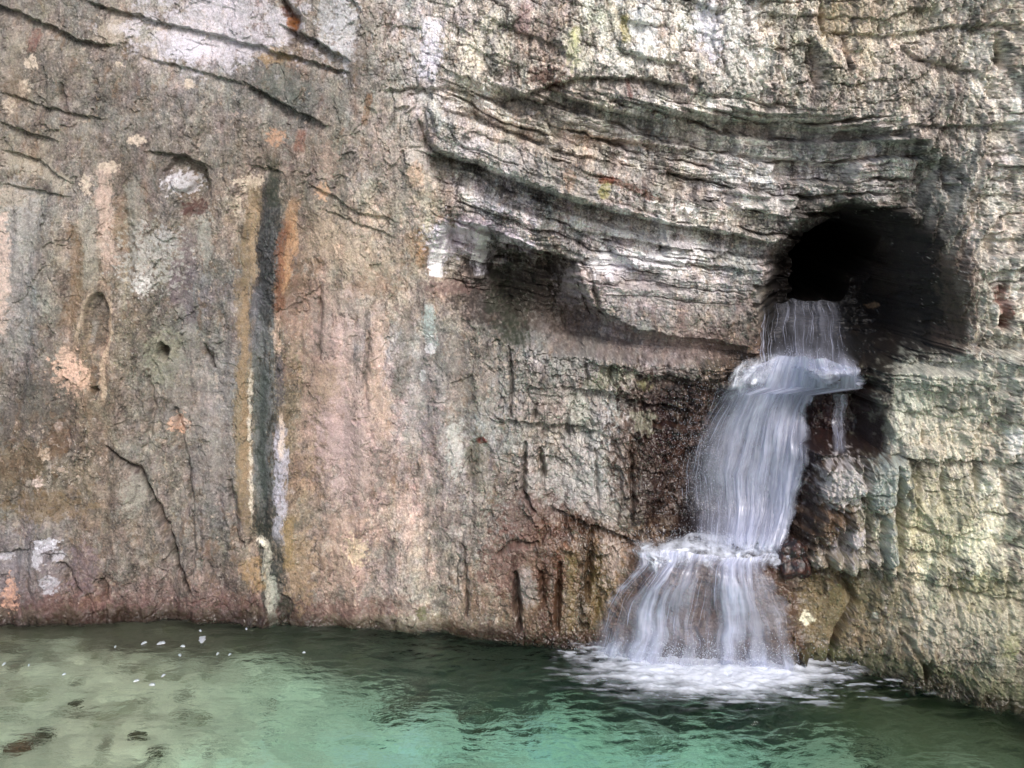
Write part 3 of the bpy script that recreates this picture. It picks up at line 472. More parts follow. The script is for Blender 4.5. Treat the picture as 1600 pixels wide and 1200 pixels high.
    return np.clip(C, .012, .80), np.clip(wet + .15 * smooth(.1, .6, n1), 0, 1)

# ------------------------------------------------------------------ object helpers
def tag(o, label=None, cat=None, group=None, kind=None):
    for k, v in (('label', label), ('category', cat), ('group', group), ('kind', kind)):
        if v: o[k] = v
    return o
def link(o, parent=None):
    sc.collection.objects.link(o)
    if parent: o.parent = parent
    return o
def empty(name, loc=(0, 0, 0)):
    o = bpy.data.objects.new(name, None); o.location = loc; return link(o)
def mesh_obj(name, V, Fq, mat, attrs=None, parent=None, smooth_=True):
    me = bpy.data.meshes.new(name); V = np.asarray(V, F); Fq = np.asarray(Fq, np.int32); n, k = Fq.shape
    me.vertices.add(len(V)); me.vertices.foreach_set('co', V.ravel())
    me.loops.add(n * k); me.loops.foreach_set('vertex_index', Fq.ravel())
    me.polygons.add(n); me.polygons.foreach_set('loop_start', np.arange(n, dtype=np.int32) * k)
    me.polygons.foreach_set('use_smooth', np.full(n, smooth_))
    for a, v in (attrs or {}).items():
        v = np.asarray(v, F)
        if v.ndim == 2:
            at = me.attributes.new(a, 'FLOAT_COLOR', 'POINT'); at.data.foreach_set('color', np.concatenate([v, np.ones((len(v), 1), F)], 1).ravel())
        else:
            at = me.attributes.new(a, 'FLOAT', 'POINT'); at.data.foreach_set('value', v.ravel())
    me.update(calc_edges=True); me.validate()
    me.materials.append(mat); o = bpy.data.objects.new(name, me); return link(o, parent)
def grid_faces(nr, nc):
    a = np.arange(nr * nc, dtype=np.int32).reshape(nr, nc)
    return np.stack([a[:-1, :-1], a[1:, :-1], a[1:, 1:], a[:-1, 1:]], -1).reshape(-1, 4)
class N:
    def __init__(s, name):
        s.m = bpy.data.materials.new(name); s.m.use_nodes = True; s.t = s.m.node_tree; s.t.nodes.clear(); s.out = s('OutputMaterial')
    def __call__(s, kind, **kw):
        n = s.t.nodes.new('ShaderNode' + kind)
        for k, v in kw.items(): setattr(n, k, v)
        return n
    def L(s, a, b): s.t.links.new(a, b)
    def math(s, op, a, b=None, clamp=False):
        n = s('Math', operation=op, use_clamp=clamp)
        for i, v in enumerate((a, b)):
            if v is None: continue
            if isinstance(v, (int, float)): n.inputs[i].default_value = v
            else: s.L(v, n.inputs[i])
        return n.outputs[0]
def rock_mat():
    n = N('limestone'); at = n('Attribute', attribute_name='Col'); wt = n('Attribute', attribute_name='wet')
    tc = n('TexCoord'); n1 = n('TexNoise'); n1.inputs['Scale'].default_value = 90; n1.inputs['Detail'].default_value = 6; n1.inputs['Roughness'].default_value = .7
    n.L(tc.outputs['Object'], n1.inputs['Vector'])
    mr = n('MapRange'); mr.inputs[1].default_value = .3; mr.inputs[2].default_value = .7; mr.inputs[3].default_value = .68; mr.inputs[4].default_value = 1.34; n.L(n1.outputs[0], mr.inputs[0])
    mx = n('Mix', data_type='RGBA', blend_type='MULTIPLY'); mx.inputs[0].default_value = 1; n.L(at.outputs['Color'], mx.inputs[6]); n.L(mr.outputs[0], mx.inputs[7])
    p = n('BsdfPrincipled'); n.L(mx.outputs[2], p.inputs['Base Color'])
    r = n('MapRange'); r.inputs[3].default_value = .82; r.inputs[4].default_value = .22; n.L(wt.outputs['Fac'], r.inputs[0]); n.L(r.outputs[0], p.inputs['Roughness'])
    n2 = n('TexNoise'); n2.inputs['Scale'].default_value = 45; n2.inputs['Detail'].default_value = 7; n2.inputs['Roughness'].default_value = .65; n.L(tc.outputs['Object'], n2.inputs['Vector'])
    b = n('Bump'); b.inputs['Strength'].default_value = .32; b.inputs['Distance'].default_value = .02; n.L(n2.outputs[0], b.inputs['Height']); n.L(b.outputs[0], p.inputs['Normal'])
    n.L(p.outputs[0], n.out.inputs[0]); return n.m
MROCK = rock_mat()

# ------------------------------------------------------------------ the cliff
def axis(lo, a, b, hi, step, grow):
    mid = list(np.arange(a, b, step)); l = []; x = a; s = step
    while x > lo: s *= grow; x -= s; l.append(x)
    r = []; x = mid[-1]; s = step
    while x < hi: s *= grow; x += s; r.append(x)
    return np.array(l[::-1] + mid + r, F)
STEP = 0.0052
xs = axis(-11, -5.0, 3.75, 9.0, STEP, 1.03); zs = axis(-2.2, -.25, 6.2, 16, STEP, 1.03)[::-1]
X, Z = [a.ravel() for a in np.meshgrid(xs, zs)]
# the right part of the wall is steep to the view: shift the plan sideways so the columns stay dense
Y0 = Yb(X); px = 800 + FX * X / Y0; py = HZ - FX * (Z - H) / Y0
d0 = macro(px, py)
def ease(d, L):                               # no face steeper than L: keeps the deep recesses well sampled
    d = d.reshape(len(zs), len(xs)).copy(); hx = np.minimum(np.diff(xs), .02) * L; hz = np.minimum(-np.diff(zs), .02) * L
    for _ in (0, 1):
        for i in range(1, d.shape[1]): d[:, i] = np.minimum(d[:, i], d[:, i - 1] + hx[i - 1])
        for i in range(d.shape[1] - 2, -1, -1): d[:, i] = np.minimum(d[:, i], d[:, i + 1] + hx[i])
        for i in range(1, d.shape[0]): d[i] = np.minimum(d[i], d[i - 1] + 3 * hz[i - 1])
        for i in range(d.shape[0] - 2, -1, -1): d[i] = np.minimum(d[i], d[i + 1] + 2 * hz[i])
    return d.ravel()
d0 = ease(d0, 3.0)
P = 800 + FX * X / (Y0 + d0); Q = HZ - FX * (Z - H) / (Y0 + d0)
qh = sdf(P + 5 * noise(P / 18, Q / 18, 7), Q + 4 * noise(P / 15, Q / 15, 8), HOLE)
ds, K = rock_detail(P, Q)
ds = ease(d0 + ds, 4.2) - d0
COL, WET = rock_color(P, Q, K, ds)
dh = 5.0 * smooth(-4, 26, qh)
paint(COL, P, Q, smooth(-6, 6, qh), '14100c', .9)  # tunnel shade deepened by near-black colour
edge = smooth(4.5, 8, np.maximum(np.abs(X + .6) - 0, 0) * 0 + np.abs(X))   # calmer far outside the picture
Yv = Y0 + d0 + ds + dh + .8 * smooth(-.03, -.35, Z)
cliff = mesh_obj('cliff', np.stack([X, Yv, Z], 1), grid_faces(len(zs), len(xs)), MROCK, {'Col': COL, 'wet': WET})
tag(cliff, 'layered grey and buff limestone cliff with a dark cave above the pool', 'cliff', kind='structure')
print('cliff verts', len(X))

# ------------------------------------------------------------------ pool: bed, water
_YG = Yv.reshape(len(zs), len(xs)); _zr = zs[::-1]
def surfD(px, py, it=14):
    px = np.asarray(px, F); py = np.asarray(py, F); D = np.full(px.shape, 9.0, F)
    for _ in range(it):
        x = (px - 800) / FX * D; z = H - (py - HZ) / FX * D
        i = np.clip(np.searchsorted(xs, x), 0, len(xs) - 1); j = len(zs) - 1 - np.clip(np.searchsorted(_zr, z), 0, len(zs) - 1)
        D = D + .6 * (_YG[j, i] - D)
    return D
bx = axis(-30, -7, 6, 28, .03, 1.12); by = axis(-12, 5.5, 12.6, 13, .03, 1.12)
BX, BY = [a.ravel() for a in np.meshgrid(bx, by[::-1])]
def bed_z(x, y):
    s_ = Yb(x) - y
    z = -.26 - .72 * smooth(-3.4, -.2, x) + .35 * smooth(1.7, 3.4, x) - .0 * s_
    return z + .10 * fbm(x * .9, y * .9, 201, 3)
BZ = bed_z(BX, BY) + .035 * fbm(BX * 5, BY * 5, 202, 3)
sand = lin('ece4cc'); C = np.tile(sand, (len(BX), 1)) * (1 + .35 * fbm(BX * 2.2, BY * 2.2, 203, 5, .6) + .25 * fbm(BX * 11, BY * 11, 204, 3))[:, None]
C = C * (1.12 - smooth(.1, .6, fbm(BX * 1.3, BY * 1.6, 205, 4, .6)) * .35)[:, None]
m = smooth(.2, .45, fbm(BX * 3.2, BY * 3.6, 208, 5, .62)); C = C * (1 - .75 * m[:, None]) + lin('30381e') * .75 * m[:, None]
m = smooth(.75, .15, Yb(BX) - BY + .25 * fbm(BX * 4, BY * 7, 209, 3) + .5 * fbm(BX * 1.2, BY * 1.2, 206, 3)); C = C * (1 - .93 * m[:, None]) + lin('3c3428') * .93 * m[:, None]  # bed darkened near the cliff, shade put into its colour
m = smooth(-.8, -3.2, BX + .6 * fbm(BX * 1.5, BY * 1.5, 210, 3)) * .75; C = C * (1 - m[:, None] * .55) + lin('8a7c68') * m[:, None] * .45
m = smooth(1.9, 3.0, BX) * .7; C = C * (1 - m[:, None]) + lin('6a6244') * m[:, None]
m = smooth(.15, .6, fbm(BX * 2.7, BY * 2.7, 207, 4, .6)); C = C * (1 - .6 * m[:, None]) + lin('5a5a34') * .6 * m[:, None]
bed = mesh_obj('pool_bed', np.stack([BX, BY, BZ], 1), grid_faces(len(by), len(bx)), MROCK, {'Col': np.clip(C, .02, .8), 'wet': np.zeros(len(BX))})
tag(bed, 'pale sandy bed of the pool with shade painted in below the cliff', 'pool bed', kind='structure')
def water_mat():
    n = N('pool_water'); g = n('BsdfGlass'); g.inputs['IOR'].default_value = 1.33; g.inputs['Roughness'].default_value = .04
    g.inputs['Color'].default_value = (.97, 1, .98, 1)
    tc = n('TexCoord'); mp = n('Mapping'); mp.inputs['Scale'].default_value = (7, 11, 1); n.L(tc.outputs['Object'], mp.inputs[0])
    t = n('TexNoise'); t.inputs['Scale'].default_value = 1.6; t.inputs['Detail'].default_value = 4; n.L(mp.outputs[0], t.inputs['Vector'])
    b = n('Bump'); b.inputs['Strength'].default_value = .8; b.inputs['Distance'].default_value = .03; n.L(t.outputs[0], b.inputs['Height']); n.L(b.outputs[0], g.inputs['Normal'])
    n.L(g.outputs[0], n.out.inputs[0])
    v = n('VolumeAbsorption'); v.inputs['Color'].default_value = (.12, .89, .83, 1); v.inputs['Density'].default_value = .34; n.L(v.outputs[0], n.out.inputs['Volume'])
    return n.m
wx_ = axis(-30, -6.5, 5.5, 28, .022, 1.12); wy_ = axis(-12, 6.2, 12.4, 13, .016, 1.12)
WX, WY = [a.ravel() for a in np.meshgrid(wx_, wy_[::-1])]
r = np.hypot(WX - 1.75, (WY - 9.6) * 1.2)
A = .014 + .024 * np.exp(-r / .9) + .006 * smooth(-5, 2, WX)
WZ = A * (1.2 * noise(WX * 1.5 + .8 * WY, WY * 4.2, 211) + .8 * noise(WX * 4 - WY, WY * 9, 212) + .4 * noise(WX * 10, WY * 19, 213))
WZ = WZ + .012 * np.sin(r * 17 + 2 * noise(WX * 2, WY * 2, 214)) * np.exp(-r / 1.6) * smooth(.5, 1, r)
water = mesh_obj('pool_water', np.stack([WX, WY, WZ], 1), grid_faces(len(wy_), len(wx_)), water_mat())
tag(water, 'rippled clear green water of the pool at the foot of the cliff', 'water', kind='structure')

# ------------------------------------------------------------------ waterfall
def fall_mat(name, col, trans=.42):
    n = N(name); al = n('Attribute', attribute_name='alpha')
    d = n('BsdfDiffuse'); d.inputs[0].default_value = (*col, 1); t = n('BsdfTranslucent'); t.inputs[0].default_value = (*col, 1)
    g = n('BsdfGlossy'); g.inputs['Roughness'].default_value = .3; g.inputs[0].default_value = (.9, .92, 1, 1)
    m1 = n('MixShader'); m1.inputs[0].default_value = trans; n.L(d.outputs[0], m1.inputs[1]); n.L(t.outputs[0], m1.inputs[2])
    m2 = n('MixShader'); m2.inputs[0].default_value = .12; n.L(m1.outputs[0], m2.inputs[1]); n.L(g.outputs[0], m2.inputs[2])
    tr = n('BsdfTransparent'); m3 = n('MixShader'); n.L(al.outputs['Fac'], m3.inputs[0]); n.L(tr.outputs[0], m3.inputs[1]); n.L(m2.outputs[0], m3.inputs[2])
    n.L(m3.outputs[0], n.out.inputs[0]); return n.m
MW = fall_mat('falling_water', (.74, .78, .95)); MF = fall_mat('white_foam', (.80, .85, .95), .12)
rng = np.random.default_rng(7)
def blur(a, n):
    k = np.ones(2 * n + 1) / (2 * n + 1)
    a = np.apply_along_axis(lambda r: np.convolve(np.pad(r, n, mode='edge'), k, 'valid'), 0, a)
    return np.apply_along_axis(lambda r: np.convolve(np.pad(r, n, mode='edge'), k, 'valid'), 1, a)
class Fall:
    """a body of falling water between a left and a right edge curve, given by photo rows"""
    def __init__(s, Lp, Rp, top, bot, off, bulge=.05, wob=5, fl=.1, fr=.07):
        s.wob = wob; s.fl = fl; s.fr = fr
        s.Lp, s.Rp, s.top, s.bot, s.off = Lp, Rp, top, bot, off
        u, t = np.meshgrid(np.linspace(0, 1, 41), np.linspace(0, 1, 41)); px, py = s.pix(u, t)
        D = surfD(px, py); s.D = blur(np.minimum(D, blur(D, 3)), 4) - off - bulge * np.sin(np.pi * u)
    def pix(s, u, t):
        y0 = np.interp(u, *zip(*s.top)); y1 = np.interp(u, *zip(*s.bot)); py = y0 + (y1 - y0) * t
        l = ip(py, s.Lp); r = ip(py, s.Rp); return l + (r - l) * u + s.wob * (noise(u * 5, t * 3, 61) + .5 * noise(u * 13, t * 7, 62)), py + s.wob * .6 * noise(u * 7 + 9, t * 3, 63)
    def depth(s, u, t):
        a = np.clip(u, 0, 1) * 39.999; b = np.clip(t, 0, 1) * 39.999; i = a.astype(int); j = b.astype(int); fa = a - i; fb = b - j; D = s.D
        return (D[j, i] * (1 - fa) + D[j, i + 1] * fa) * (1 - fb) + (D[j + 1, i] * (1 - fa) + D[j + 1, i + 1] * fa) * fb
    def w(s, u, t, dd=0):
        px, py = s.pix(u, t); D = s.depth(u, t) - dd; return np.stack(P2W(px, py, D), -1)
    def sheet(s, name, parent, nu, nt, dens, fu, ft, seed, dd=0, mat=None, thick=.02):
        u, t = np.meshgrid(np.linspace(0, 1, nu), np.linspace(0, 1, nt)); u = u.astype(F).ravel(); t = t.astype(F).ravel()
        st = fbm(u * fu + .5 * noise(u * 6, t * 3, seed + 5), t * ft, seed, 4, .65); st2 = fbm(u * fu * .3, t * ft * .8, seed + 50, 3)
        ud = u + .02 * fbm(u * 5, t * 4, seed + 60, 3); st = .34 * st + .7 * fbm(ud * fu * .35, t * ft * .6 + .3, seed + 61, 3); cl = fbm(u * 5, t * 5, seed + 62, 4, .6)
        a = dens(u, t) * np.clip(.66 + .7 * st + .45 * st2 + .5 * cl, 0, 1.3)
        ed = smooth(0, s.fl, u + .5 * s.fl * fbm(t * 11, u * 6, seed, 3)) * smooth(1, 1 - s.fr, u + s.fr * fbm(t * 11, u * 6 + 4, seed, 3)) * smooth(1.0, .95, t + .05 * fbm(u * 22, t, seed + 63, 3))
        V = s.w(u, t, dd + thick * st + .03 * st2)
        return mesh_obj(name, V, grid_faces(nt, nu), mat or MW, {'alpha': np.clip(a * ed, 0, .97)}, parent)
    def strands(s, name, parent, n, w, lo, hi, upick, drift=.02, a=(.3, .9), spread=.06, tr=(0, 1)):
        K = 10; u0 = upick(n); t0 = rng.uniform(tr[0] - .12, tr[1] - .1, n).clip(0, 1); ln = rng.uniform(lo, hi, n); wd = w * rng.uniform(.3, 1.1, n) ** 1.5
        cl = rng.uniform(0, 1, max(8, n // 14)); pk = rng.integers(0, len(cl), n); u0 = np.where(rng.uniform(0, 1, n) < .5, np.clip(u0 * .25 + .75 * cl[pk] + rng.normal(0, .008, n), 0, 1), u0)
        al = rng.uniform(a[0], a[1], n); dd = rng.uniform(-.01, spread, n); ph = rng.uniform(0, 99, n); V = []; Fc = []; AL = []
        tt = np.linspace(0, 1, K)
        t = np.clip(t0[:, None] + ln[:, None] * tt, 0, 1.0); u = u0[:, None] + drift * np.sin(ph[:, None] + 2.5 * t) + .3 * drift * np.sin(ph[:, None] * 3 + 9 * t)
        c = s.w(u, t, dd[:, None] + .02 * np.sin(3 * t + ph[:, None]))             # n,K,3
        r = wd[:, None] * np.sin(np.pi * np.clip(tt, .03, .97)) ** .6
        ang = np.array([0, 2.094, 4.189])
        ring = c[:, :, None, :] + r[:, :, None, None] * np.stack([np.cos(ang), np.sin(ang), 0 * ang], -1)[None, None]
        V = ring.reshape(-1, 3); base = (np.arange(n)[:, None, None] * K + np.arange(K - 1)[None, :, None]) * 3
        k = np.arange(3)[None, None]; k2 = (k + 1) % 3
        Fc = np.stack(np.broadcast_arrays(base + k, base + k2, base + 3 + k2, base + 3 + k), -1).reshape(-1, 4)
        AL = np.repeat((al[:, None] * np.sin(np.pi * np.clip(tt, .06, .94)) ** .5).ravel(), 3)
        return mesh_obj(name, V, Fc, MW, {'alpha': AL}, parent)
wf = empty('waterfall', (2.0, 9.6, 0)); tag(wf, 'white waterfall pouring from the cave mouth over two rock ledges into the pool', 'waterfall')
def child(o): o.matrix_parent_inverse = wf.matrix_world.inverted(); return o
bpy.context.view_layer.update()
def gauss(c, s_): return lambda n: np.clip(rng.normal(c, s_, n), 0, 1)
uni = lambda n: rng.uniform(0, 1, n)
# thin veil from the lip of the cave
F1 = Fall([(465, 1192), (520, 1188), (580, 1186)], [(465, 1326), (500, 1336), (580, 1346)], [(0, 478), (.08, 469), (.2, 474), (.35, 467), (.5, 472), (.7, 468), (.85, 474), (1, 492)], [(0, 572), (.3, 575), (1, 590)], .16)
def dn1(u, t): return (.0 + .13 * smooth(.1, .3, u) * smooth(1, .75, u) + .55 * smooth(.62, 1, t) * smooth(.1, .25, u)) * (1 - .75 * smooth(.78, .86, u) * smooth(.9, .6, t))
for k in range(2): child(F1.sheet('upper_veil', wf, 220, 90, dn1, 34, 1.6, 300 + 7 * k, .02 + .04 * k))
child(F1.strands('upper_strands', wf, 70, .0028, .12, .7, lambda n: np.clip(rng.normal(.5, .26, n), .02, .84), .01, (.25, .8), .07))
child(F1.strands('side_trickle', wf, 26, .004, .5, 1, gauss(.03, .015), .004, (.35, .8), .02))
# broad middle cascade
F2 = Fall([(545, 1180), (575, 1140), (600, 1125), (660, 1092), (700, 1078), (740, 1068), (800, 1076), (860, 1080)], [(545, 1320), (575, 1350), (606, 1352), (616, 1275), (640, 1268), (720, 1262), (800, 1246), (860, 1226)],
          [(0, 600), (.12, 574), (.3, 556), (.75, 560), (1, 584)], [(0, 850), (.5, 858), (1, 862)], .14, .10, fl=.26)
def dn2(u, t): return (.34 + .52 * smooth(.15, .5, u)) * (1 - .35 * smooth(.85, 1, u)) * (1 - .25 * smooth(.45, .9, t) * smooth(.6, .2, u)) * smooth(0, .04, t + .03) * (1 + .2 * smooth(.3, 0, t))
for k in range(3): child(F2.sheet('middle_cascade', wf, 300, 260, (lambda u, t: dn2(u, t) * .62), 22 + 9 * k, 1.8 + .5 * k, 330 + 9 * k, .02 + .06 * k, thick=.035))
child(F2.strands('middle_strands', wf, 130, .003, .06, .3, lambda n: np.clip(rng.beta(2.2, 1.7, n), 0, 1), .02, (.1, .6), .2))
child(F2.strands('middle_strands', wf, 90, .003, .05, .3, lambda n: rng.uniform(-.03, .35, n), .03, (.1, .5), .2))
# arm of water running right over the flat stone
F2b = Fall([(555, 1250), (620, 1250)], [(555, 1338), (590, 1352), (620, 1350)], [(0, 560), (1, 588)], [(0, 616), (1, 606)], .20, .03)
child(F2b.sheet('side_arm', wf, 120, 60, lambda u, t: .62 * smooth(0, .25, t) * smooth(1, .6, t), 15, 2.5, 371, .01))
F2c = Fall([(600, 1300), (715, 1300)], [(600, 1326), (715, 1322)], [(0, 616), (1, 616)], [(0, 712), (1, 712)], .05, .01)
child(F2c.sheet('step_trickle', wf, 40, 60, lambda u, t: .42 * smooth(0, .3, u) * smooth(1, .7, u) * smooth(1, .8, t), 4, 1.2, 381, .02))
# lower apron
F3 = Fall([(850, 1000), (880, 992), (920, 958), (960, 934), (1000, 920), (1040, 906)], [(850, 1225), (880, 1208), (900, 1212), (960, 1236), (1040, 1250)],
          [(0, 864), (.2, 858), (.5, 868), (.8, 872), (1, 862)], [(0, 1024), (.3, 1042), (.6, 1054), (1, 1060)], .07, .05)
gap = lambda u, t: smooth(-.35, .35, fbm(u * 11 + .4 * noise(u * 4, t * 3, 771), t * 1.1, 770, 3, .6))
def dn3(u, t): return (.46 + .9 * gap(u, t)) * dn3b(u, t) + .5 * smooth(.9, 1, t)
def dn3b(u, t): return .42 + .55 * smooth(.78, .95, t) + .45 * smooth(.08, 0, t) + .32 * smooth(.12, .0, np.abs(u - .28)) + .30 * smooth(.14, 0, np.abs(u - .72)) + .22 * smooth(.1, 0, np.abs(u - .06)) - .16 * smooth(.14, 0, np.abs(u - .16)) - .2 * smooth(.1, 0, np.abs(u - .5)) * smooth(.9, .5, t)
for k in range(2): child(F3.sheet('lower_apron', wf, 300, 180, (lambda u, t: np.clip(dn3(u, t), 0, 1) * .72), 36 + 8 * k, 1.2, 400 + 9 * k, .02 + .04 * k, thick=.03))
child(F3.strands('lower_strands', wf, 110, .0032, .06, .45, uni, .012, (.2, .9), .08))
# foam
def mound(name, parent, poly_top, poly_bot, nu, nv, off, seed, dens, bulge=.10, par=True):
    u, v = np.meshgrid(np.linspace(0, 1, nu), np.linspace(0, 1, nv)); u = u.ravel().astype(F); v = v.ravel().astype(F)
    px = 0; t0 = np.array(poly_top, float); b0 = np.array(poly_bot, float)
    uu = np.linspace(0, 1, len(t0)); ub = np.linspace(0, 1, len(b0))
    px = np.interp(u, uu, t0[:, 0]) * (1 - v) + np.interp(u, ub, b0[:, 0]) * v; py = np.interp(u, uu, t0[:, 1]) * (1 - v) + np.interp(u, ub, b0[:, 1]) * v
    px = px + 6 * noise(u * 9, v * 3, seed + 3); py = py + 5 * noise(u * 9, v * 3, seed + 4)
    D = blur(surfD(px, py).reshape(nv, nu), 8).ravel() - off - bulge * np.sin(np.pi * v) * (1 + .3 * fbm(u * 9, v * 3, seed, 3)) - .012 * fbm(u * 40, v * 10, seed + 1, 3)
    a = dens(u, v) * np.clip(.7 + 1.1 * fbm(u * 12, v * 4, seed + 2, 5, .65), 0, 1.2)
    a = a * smooth(0, .16, u + .06 * fbm(v * 4, u * 20, seed + 9, 2)) * smooth(1, .88, u + .06 * fbm(v * 4, u * 20, seed + 8, 2)) * smooth(0, .25, v) * smooth(1, .5, v + .25 * fbm(u * 26, v * 2, seed + 12, 3))
    return mesh_obj(name, np.stack(P2W(px, py, D), -1), grid_faces(nv, nu), MF, {'alpha': np.clip(a, 0, .98)}, parent)
child(mound('ledge_foam', wf, [(980, 838), (1030, 842), (1100, 826), (1170, 830), (1245, 838)], [(985, 876), (1030, 898), (1080, 884), (1150, 902), (1180, 890), (1230, 892)], 260, 80, .10, 500, lambda u, v: 1.05 + 0 * u, .06))
child(mound('landing_foam', wf, [(1135, 578), (1190, 548), (1260, 552), (1352, 574)], [(1115, 640), (1180, 625), (1260, 622), (1352, 612)], 200, 60, .22, 520, lambda u, v: .7 - .6 * smooth(.5, .85, u), .06))
def droplets(name, parent, n, cx, cy, sx, sy, off, rad, a=(.4, .9)):
    px = rng.normal(cx, sx, n); py = rng.normal(cy, sy, n); D = surfD(px, py) - off - rng.uniform(0, .2, n)
    c = np.stack(P2W(px, py, D), -1); r = rad * rng.uniform(.4, 1.4, n)
    o = np.array([[1, 0, 0], [0, 1, 0], [-1, 0, 0], [0, -1, 0], [0, 0, 1.5], [0, 0, -1.5]]); V = (c[:, None] + r[:, None, None] * o).reshape(-1, 3)
    f = np.array([[0, 1, 4], [1, 2, 4], [2, 3, 4], [3, 0, 4], [1, 0, 5], [2, 1, 5], [3, 2, 5], [0, 3, 5]]); Fc = (np.arange(n)[:, None, None] * 6 + f).reshape(-1, 3)
    return mesh_obj(name, V, Fc, MF, {'alpha': np.repeat(rng.uniform(a[0], a[1], n), 6)}, parent)
for a in ((500, 1250, 560, 40, 14, .2, .002), (2200, 1100, 700, 30, 66, .14, .0019), (1300, 1105, 846, 64, 13, .15, .0022), (2200, 1090, 1022, 90, 13, .3, .0024), (600, 1160, 760, 60, 70, .2, .0018)):
    o = child(droplets('spray', wf, *a)); o['kind'] = 'stuff'
# foam riding on the pool
fx_ = np.arange(.25, 3.4, .008, dtype=F); fy_ = np.arange(8.3, 10.9, .012, dtype=F)[::-1]
FXX, FYY = [a.ravel() for a in np.meshgrid(fx_, fy_)]
p = 800 + FX * FXX / FYY; q = HZ + FX * H / FYY
e = np.hypot((p - 1140) / np.where(p < 1140, 240, 195), (q - 1046) / np.where(q < 1046, 44, 56)) + .42 * fbm(FXX * 4 + 2 * FYY, FYY * 9, 601, 5, .62)
core = smooth(1.15, .35, e); st = np.hypot((p - 985) / 120, (q - 1022) / 22) + .5 * fbm(FXX * 3, FYY * 9, 603, 3)
al = np.maximum(core * (1.12 + .55 * fbm(FXX * 5, FYY * 15, 604, 5, .62)), .75 * smooth(1, .6, st) * smooth(-.1, .35, fbm(FXX * 7, FYY * 14, 605, 4)))
ar = smooth(1.7, 1.0, np.hypot((p - 1190) / 230, (q - 1050) / 44)) * smooth(.18, .45, fbm(FXX * 3.5, FYY * 13, 606, 4, .6)); al = np.maximum(al, .6 * ar)
FZ = .03 + .022 * core * (1 + fbm(FXX * 5, FYY * 8, 607, 4)) + .006 * core * fbm(FXX * 20, FYY * 26, 608, 2)
foam = mesh_obj('pool_foam', np.stack([FXX, FYY, FZ], 1), grid_faces(len(fy_), len(fx_)), MF, {'alpha': np.clip(al, 0, .97)})
tag(foam, 'white churned foam spreading over the pool under the waterfall', 'foam', kind='stuff')

# ------------------------------------------------------------------ loose stones and small things
def stone(name, px, py, D, rx, ry, rd, seed, c1, c2, label, cat='rock', group=None, wet=.2, box=.0, rough=1.0, loc=None):
    import bmesh
    bm = bmesh.new(); bmesh.ops.create_icosphere(bm, subdivisions=5, radius=1); V = np.array([v.co for v in bm.verts], F); Fc = np.array([[v.index for v in f.verts] for f in bm.faces]); bm.free()
    if box: pw = 1.2 + 2.6 * box; V = V / (np.abs(V) ** (2 * pw)).sum(1, keepdims=True) ** (1 / (2 * pw))
    rs = np.random.default_rng(seed); nn = rs.normal(size=(22, 3)); nn /= np.linalg.norm(nn, axis=1)[:, None]; cc = rs.uniform(.72, 1.02, 22)
    U = V / np.linalg.norm(V, axis=1, keepdims=True); rad_ = np.min(cc / np.maximum(U @ nn.T, .12), axis=1).clip(0, 1.25); V = V * (.6 + .4 * rad_[:, None])
    n = noise3(V * 1.1 + seed, seed) * .22 + noise3(V * 2.6 + seed, seed + 3) * .10 + noise3(V * 9 + seed, seed + 7) * .05 + noise3(V * 22 + seed, seed + 9) * .02
    V = V * (1 + n * rough)[:, None]
    k = (.5 + .9 * noise3(V * 4 + seed, seed + 21) + .5 * noise3(V * 13, seed + 22)).clip(0, 1)[:, None]; C = lin(c1) * k + lin(c2) * (1 - k)
    C = C * (1 + .55 * noise3(V * 26, seed + 25) + .4 * noise3(V * 9 + 3, seed + 26))[:, None]; ck = smooth(.82, .97, 1 - np.abs(noise3(V * 2.3 + 7, seed + 31)) * 1.2)[:, None]; C = C * (1 - .5 * ck); n = n - .04 * ck[:, 0]
    V = V * (1 - .05 * ck); s_ = D / FX; V = V * np.array([rx * s_, rd, ry * s_])
    o = mesh_obj(name, V, Fc, MROCK, {'Col': np.clip(C, .015, .8), 'wet': np.full(len(V), wet)}); o.location = loc or P2W(px, py, D)
    return tag(o, label, cat, group)
stone('boulder', 1236, 872, float(surfD(1236, 872)) - .02, 24, 26, .16, 41, '47302a', '1c1310', 'wet reddish brown stone at the right end of the ledge foam', 'boulder', wet=.9, box=.3)
bpy.context.view_layer.update()
SUB = [(30, 1168, 26, 9, 'orange brown stone under the water in the bottom left corner'), (68, 1152, 18, 8, 'dark brown stone just beyond the orange brown one'), (216, 1152, 16, 8, 'dark stone on the sand left of the pair of weedy stones'),
       (245, 1188, 12, 6, 'small olive stone at the bottom edge of the pool'), (424, 1105, 10, 5, 'small dark stone alone on pale sand'), (655, 1095, 30, 12, 'weedy dark green stone under the middle of the pool'), (620, 1112, 34, 9, 'long dark weedy stone beside the rounder green one'),
       (820, 1132, 20, 9, 'dark olive stone in the green middle of the pool'), (745, 1130, 34, 7, 'flat dark weedy stone left of the olive one'), (120, 1100, 14, 7, 'green weedy stone near the left edge of the pool'), (1355, 1182, 30, 10, 'brown stone under the murky water at the bottom right')]
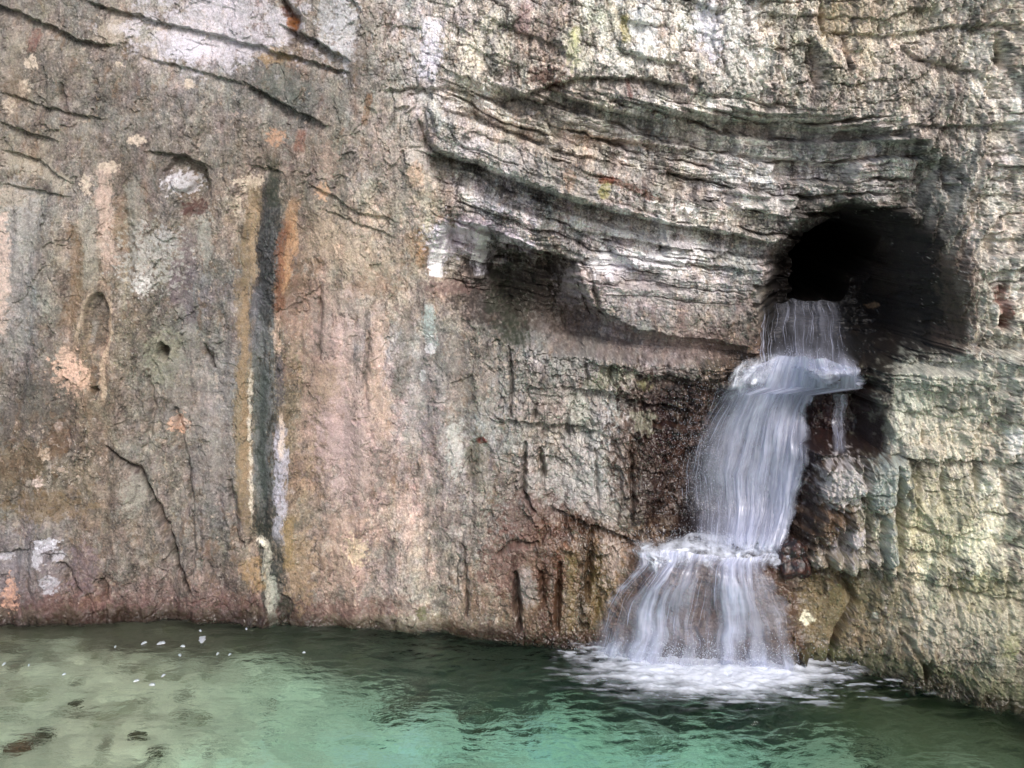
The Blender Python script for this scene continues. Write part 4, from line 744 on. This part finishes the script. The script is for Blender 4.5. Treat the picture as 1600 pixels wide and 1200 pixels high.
for i, (x, y, rx, ry, lb) in enumerate(SUB):
    D = H * FX / (y - HZ); c = P2W(x, y, D); sh = -.95 * float(bed_z(np.array([c[0]], F), np.array([D + .3], F))[0]); loc = (c[0] * (1 + sh / D), D + sh, 0); loc = (loc[0], loc[1], float(bed_z(np.array([loc[0]], F), np.array([loc[1]], F))[0]) + .03)
    stone('submerged_stone', x, y, D, rx * .9, ry * 1.2, rx * D / FX, 60 + i, '7d5438' if i == 0 else '5a5238', '2c3018', lb, 'stone', 'stones on the pool bed', wet=0, loc=loc)
FL = [(225, 1007, 9), (252, 1007, 13), (286, 1012, 8), (281, 1026, 7), (316, 1001, 18), (340, 1024, 6), (359, 1025, 5), (213, 1066, 9), (238, 1072, 10), (313, 988, 5), (45, 1042, 5), (6, 1040, 7), (255, 1058, 7), (100, 1056, 6), (475, 1022, 5), (640, 985, 4), (385, 985, 5), (180, 1013, 5)]
FLL = ['white foam fleck just left of the wider one near the cliff', 'wide white foam fleck second from the left in the upper row', 'round foam fleck between the wide fleck and the longest one', 'foam fleck directly below the round one of the upper row', 'longest foam fleck, slanting, closest to the seep reflection',
       'small foam fleck below and right of the longest one', 'smallest foam fleck at the right end of the lower pair', 'foam fleck farthest out over the pale sand', 'oval foam fleck right of the one farthest out over the sand', 'tiny foam fleck right against the cliff above the longest fleck',
       'tiny foam fleck near the left edge of the pool', 'foam fleck at the very left edge of the pool', 'single foam fleck midway between the cliff row and the sand', 'lone small foam fleck over the shadowed water at far left', 'tiny foam fleck right of the foot of the pale seep', 'tiny foam fleck by the cliff foot halfway to the waterfall',
       'tiny foam fleck beside the cliff just left of the seep foot', 'tiny foam fleck left of the upper row near the cliff']
for i, (x, y, w) in enumerate(FL):
    D = H * FX / (y - HZ); n = 26; a = np.linspace(0, 2 * math.pi, n, endpoint=False); rr_ = (1 + .35 * np.sin(a * 2 + i) + .2 * np.sin(a * 5 + 2 * i)) * .7 * w / 2 * D / FX
    rings = [np.stack([rr_ * k * np.cos(a), rr_ * k * 1.6 * np.sin(a), np.full(n, z)], -1) for k, z in ((1, 0), (.85, .006), (.4, .010), (.02, .011))]
    V = np.concatenate(rings); Fc = np.array([[k * n + j, k * n + (j + 1) % n, (k + 1) * n + (j + 1) % n, (k + 1) * n + j] for k in range(3) for j in range(n)])
    o = mesh_obj('foam_fleck', V, Fc, MF, {'alpha': np.full(len(V), .6)}); c = P2W(x, y, D); o.location = (c[0], c[1], .012)
    tag(o, FLL[i], 'foam fleck', 'foam flecks floating by the cliff')
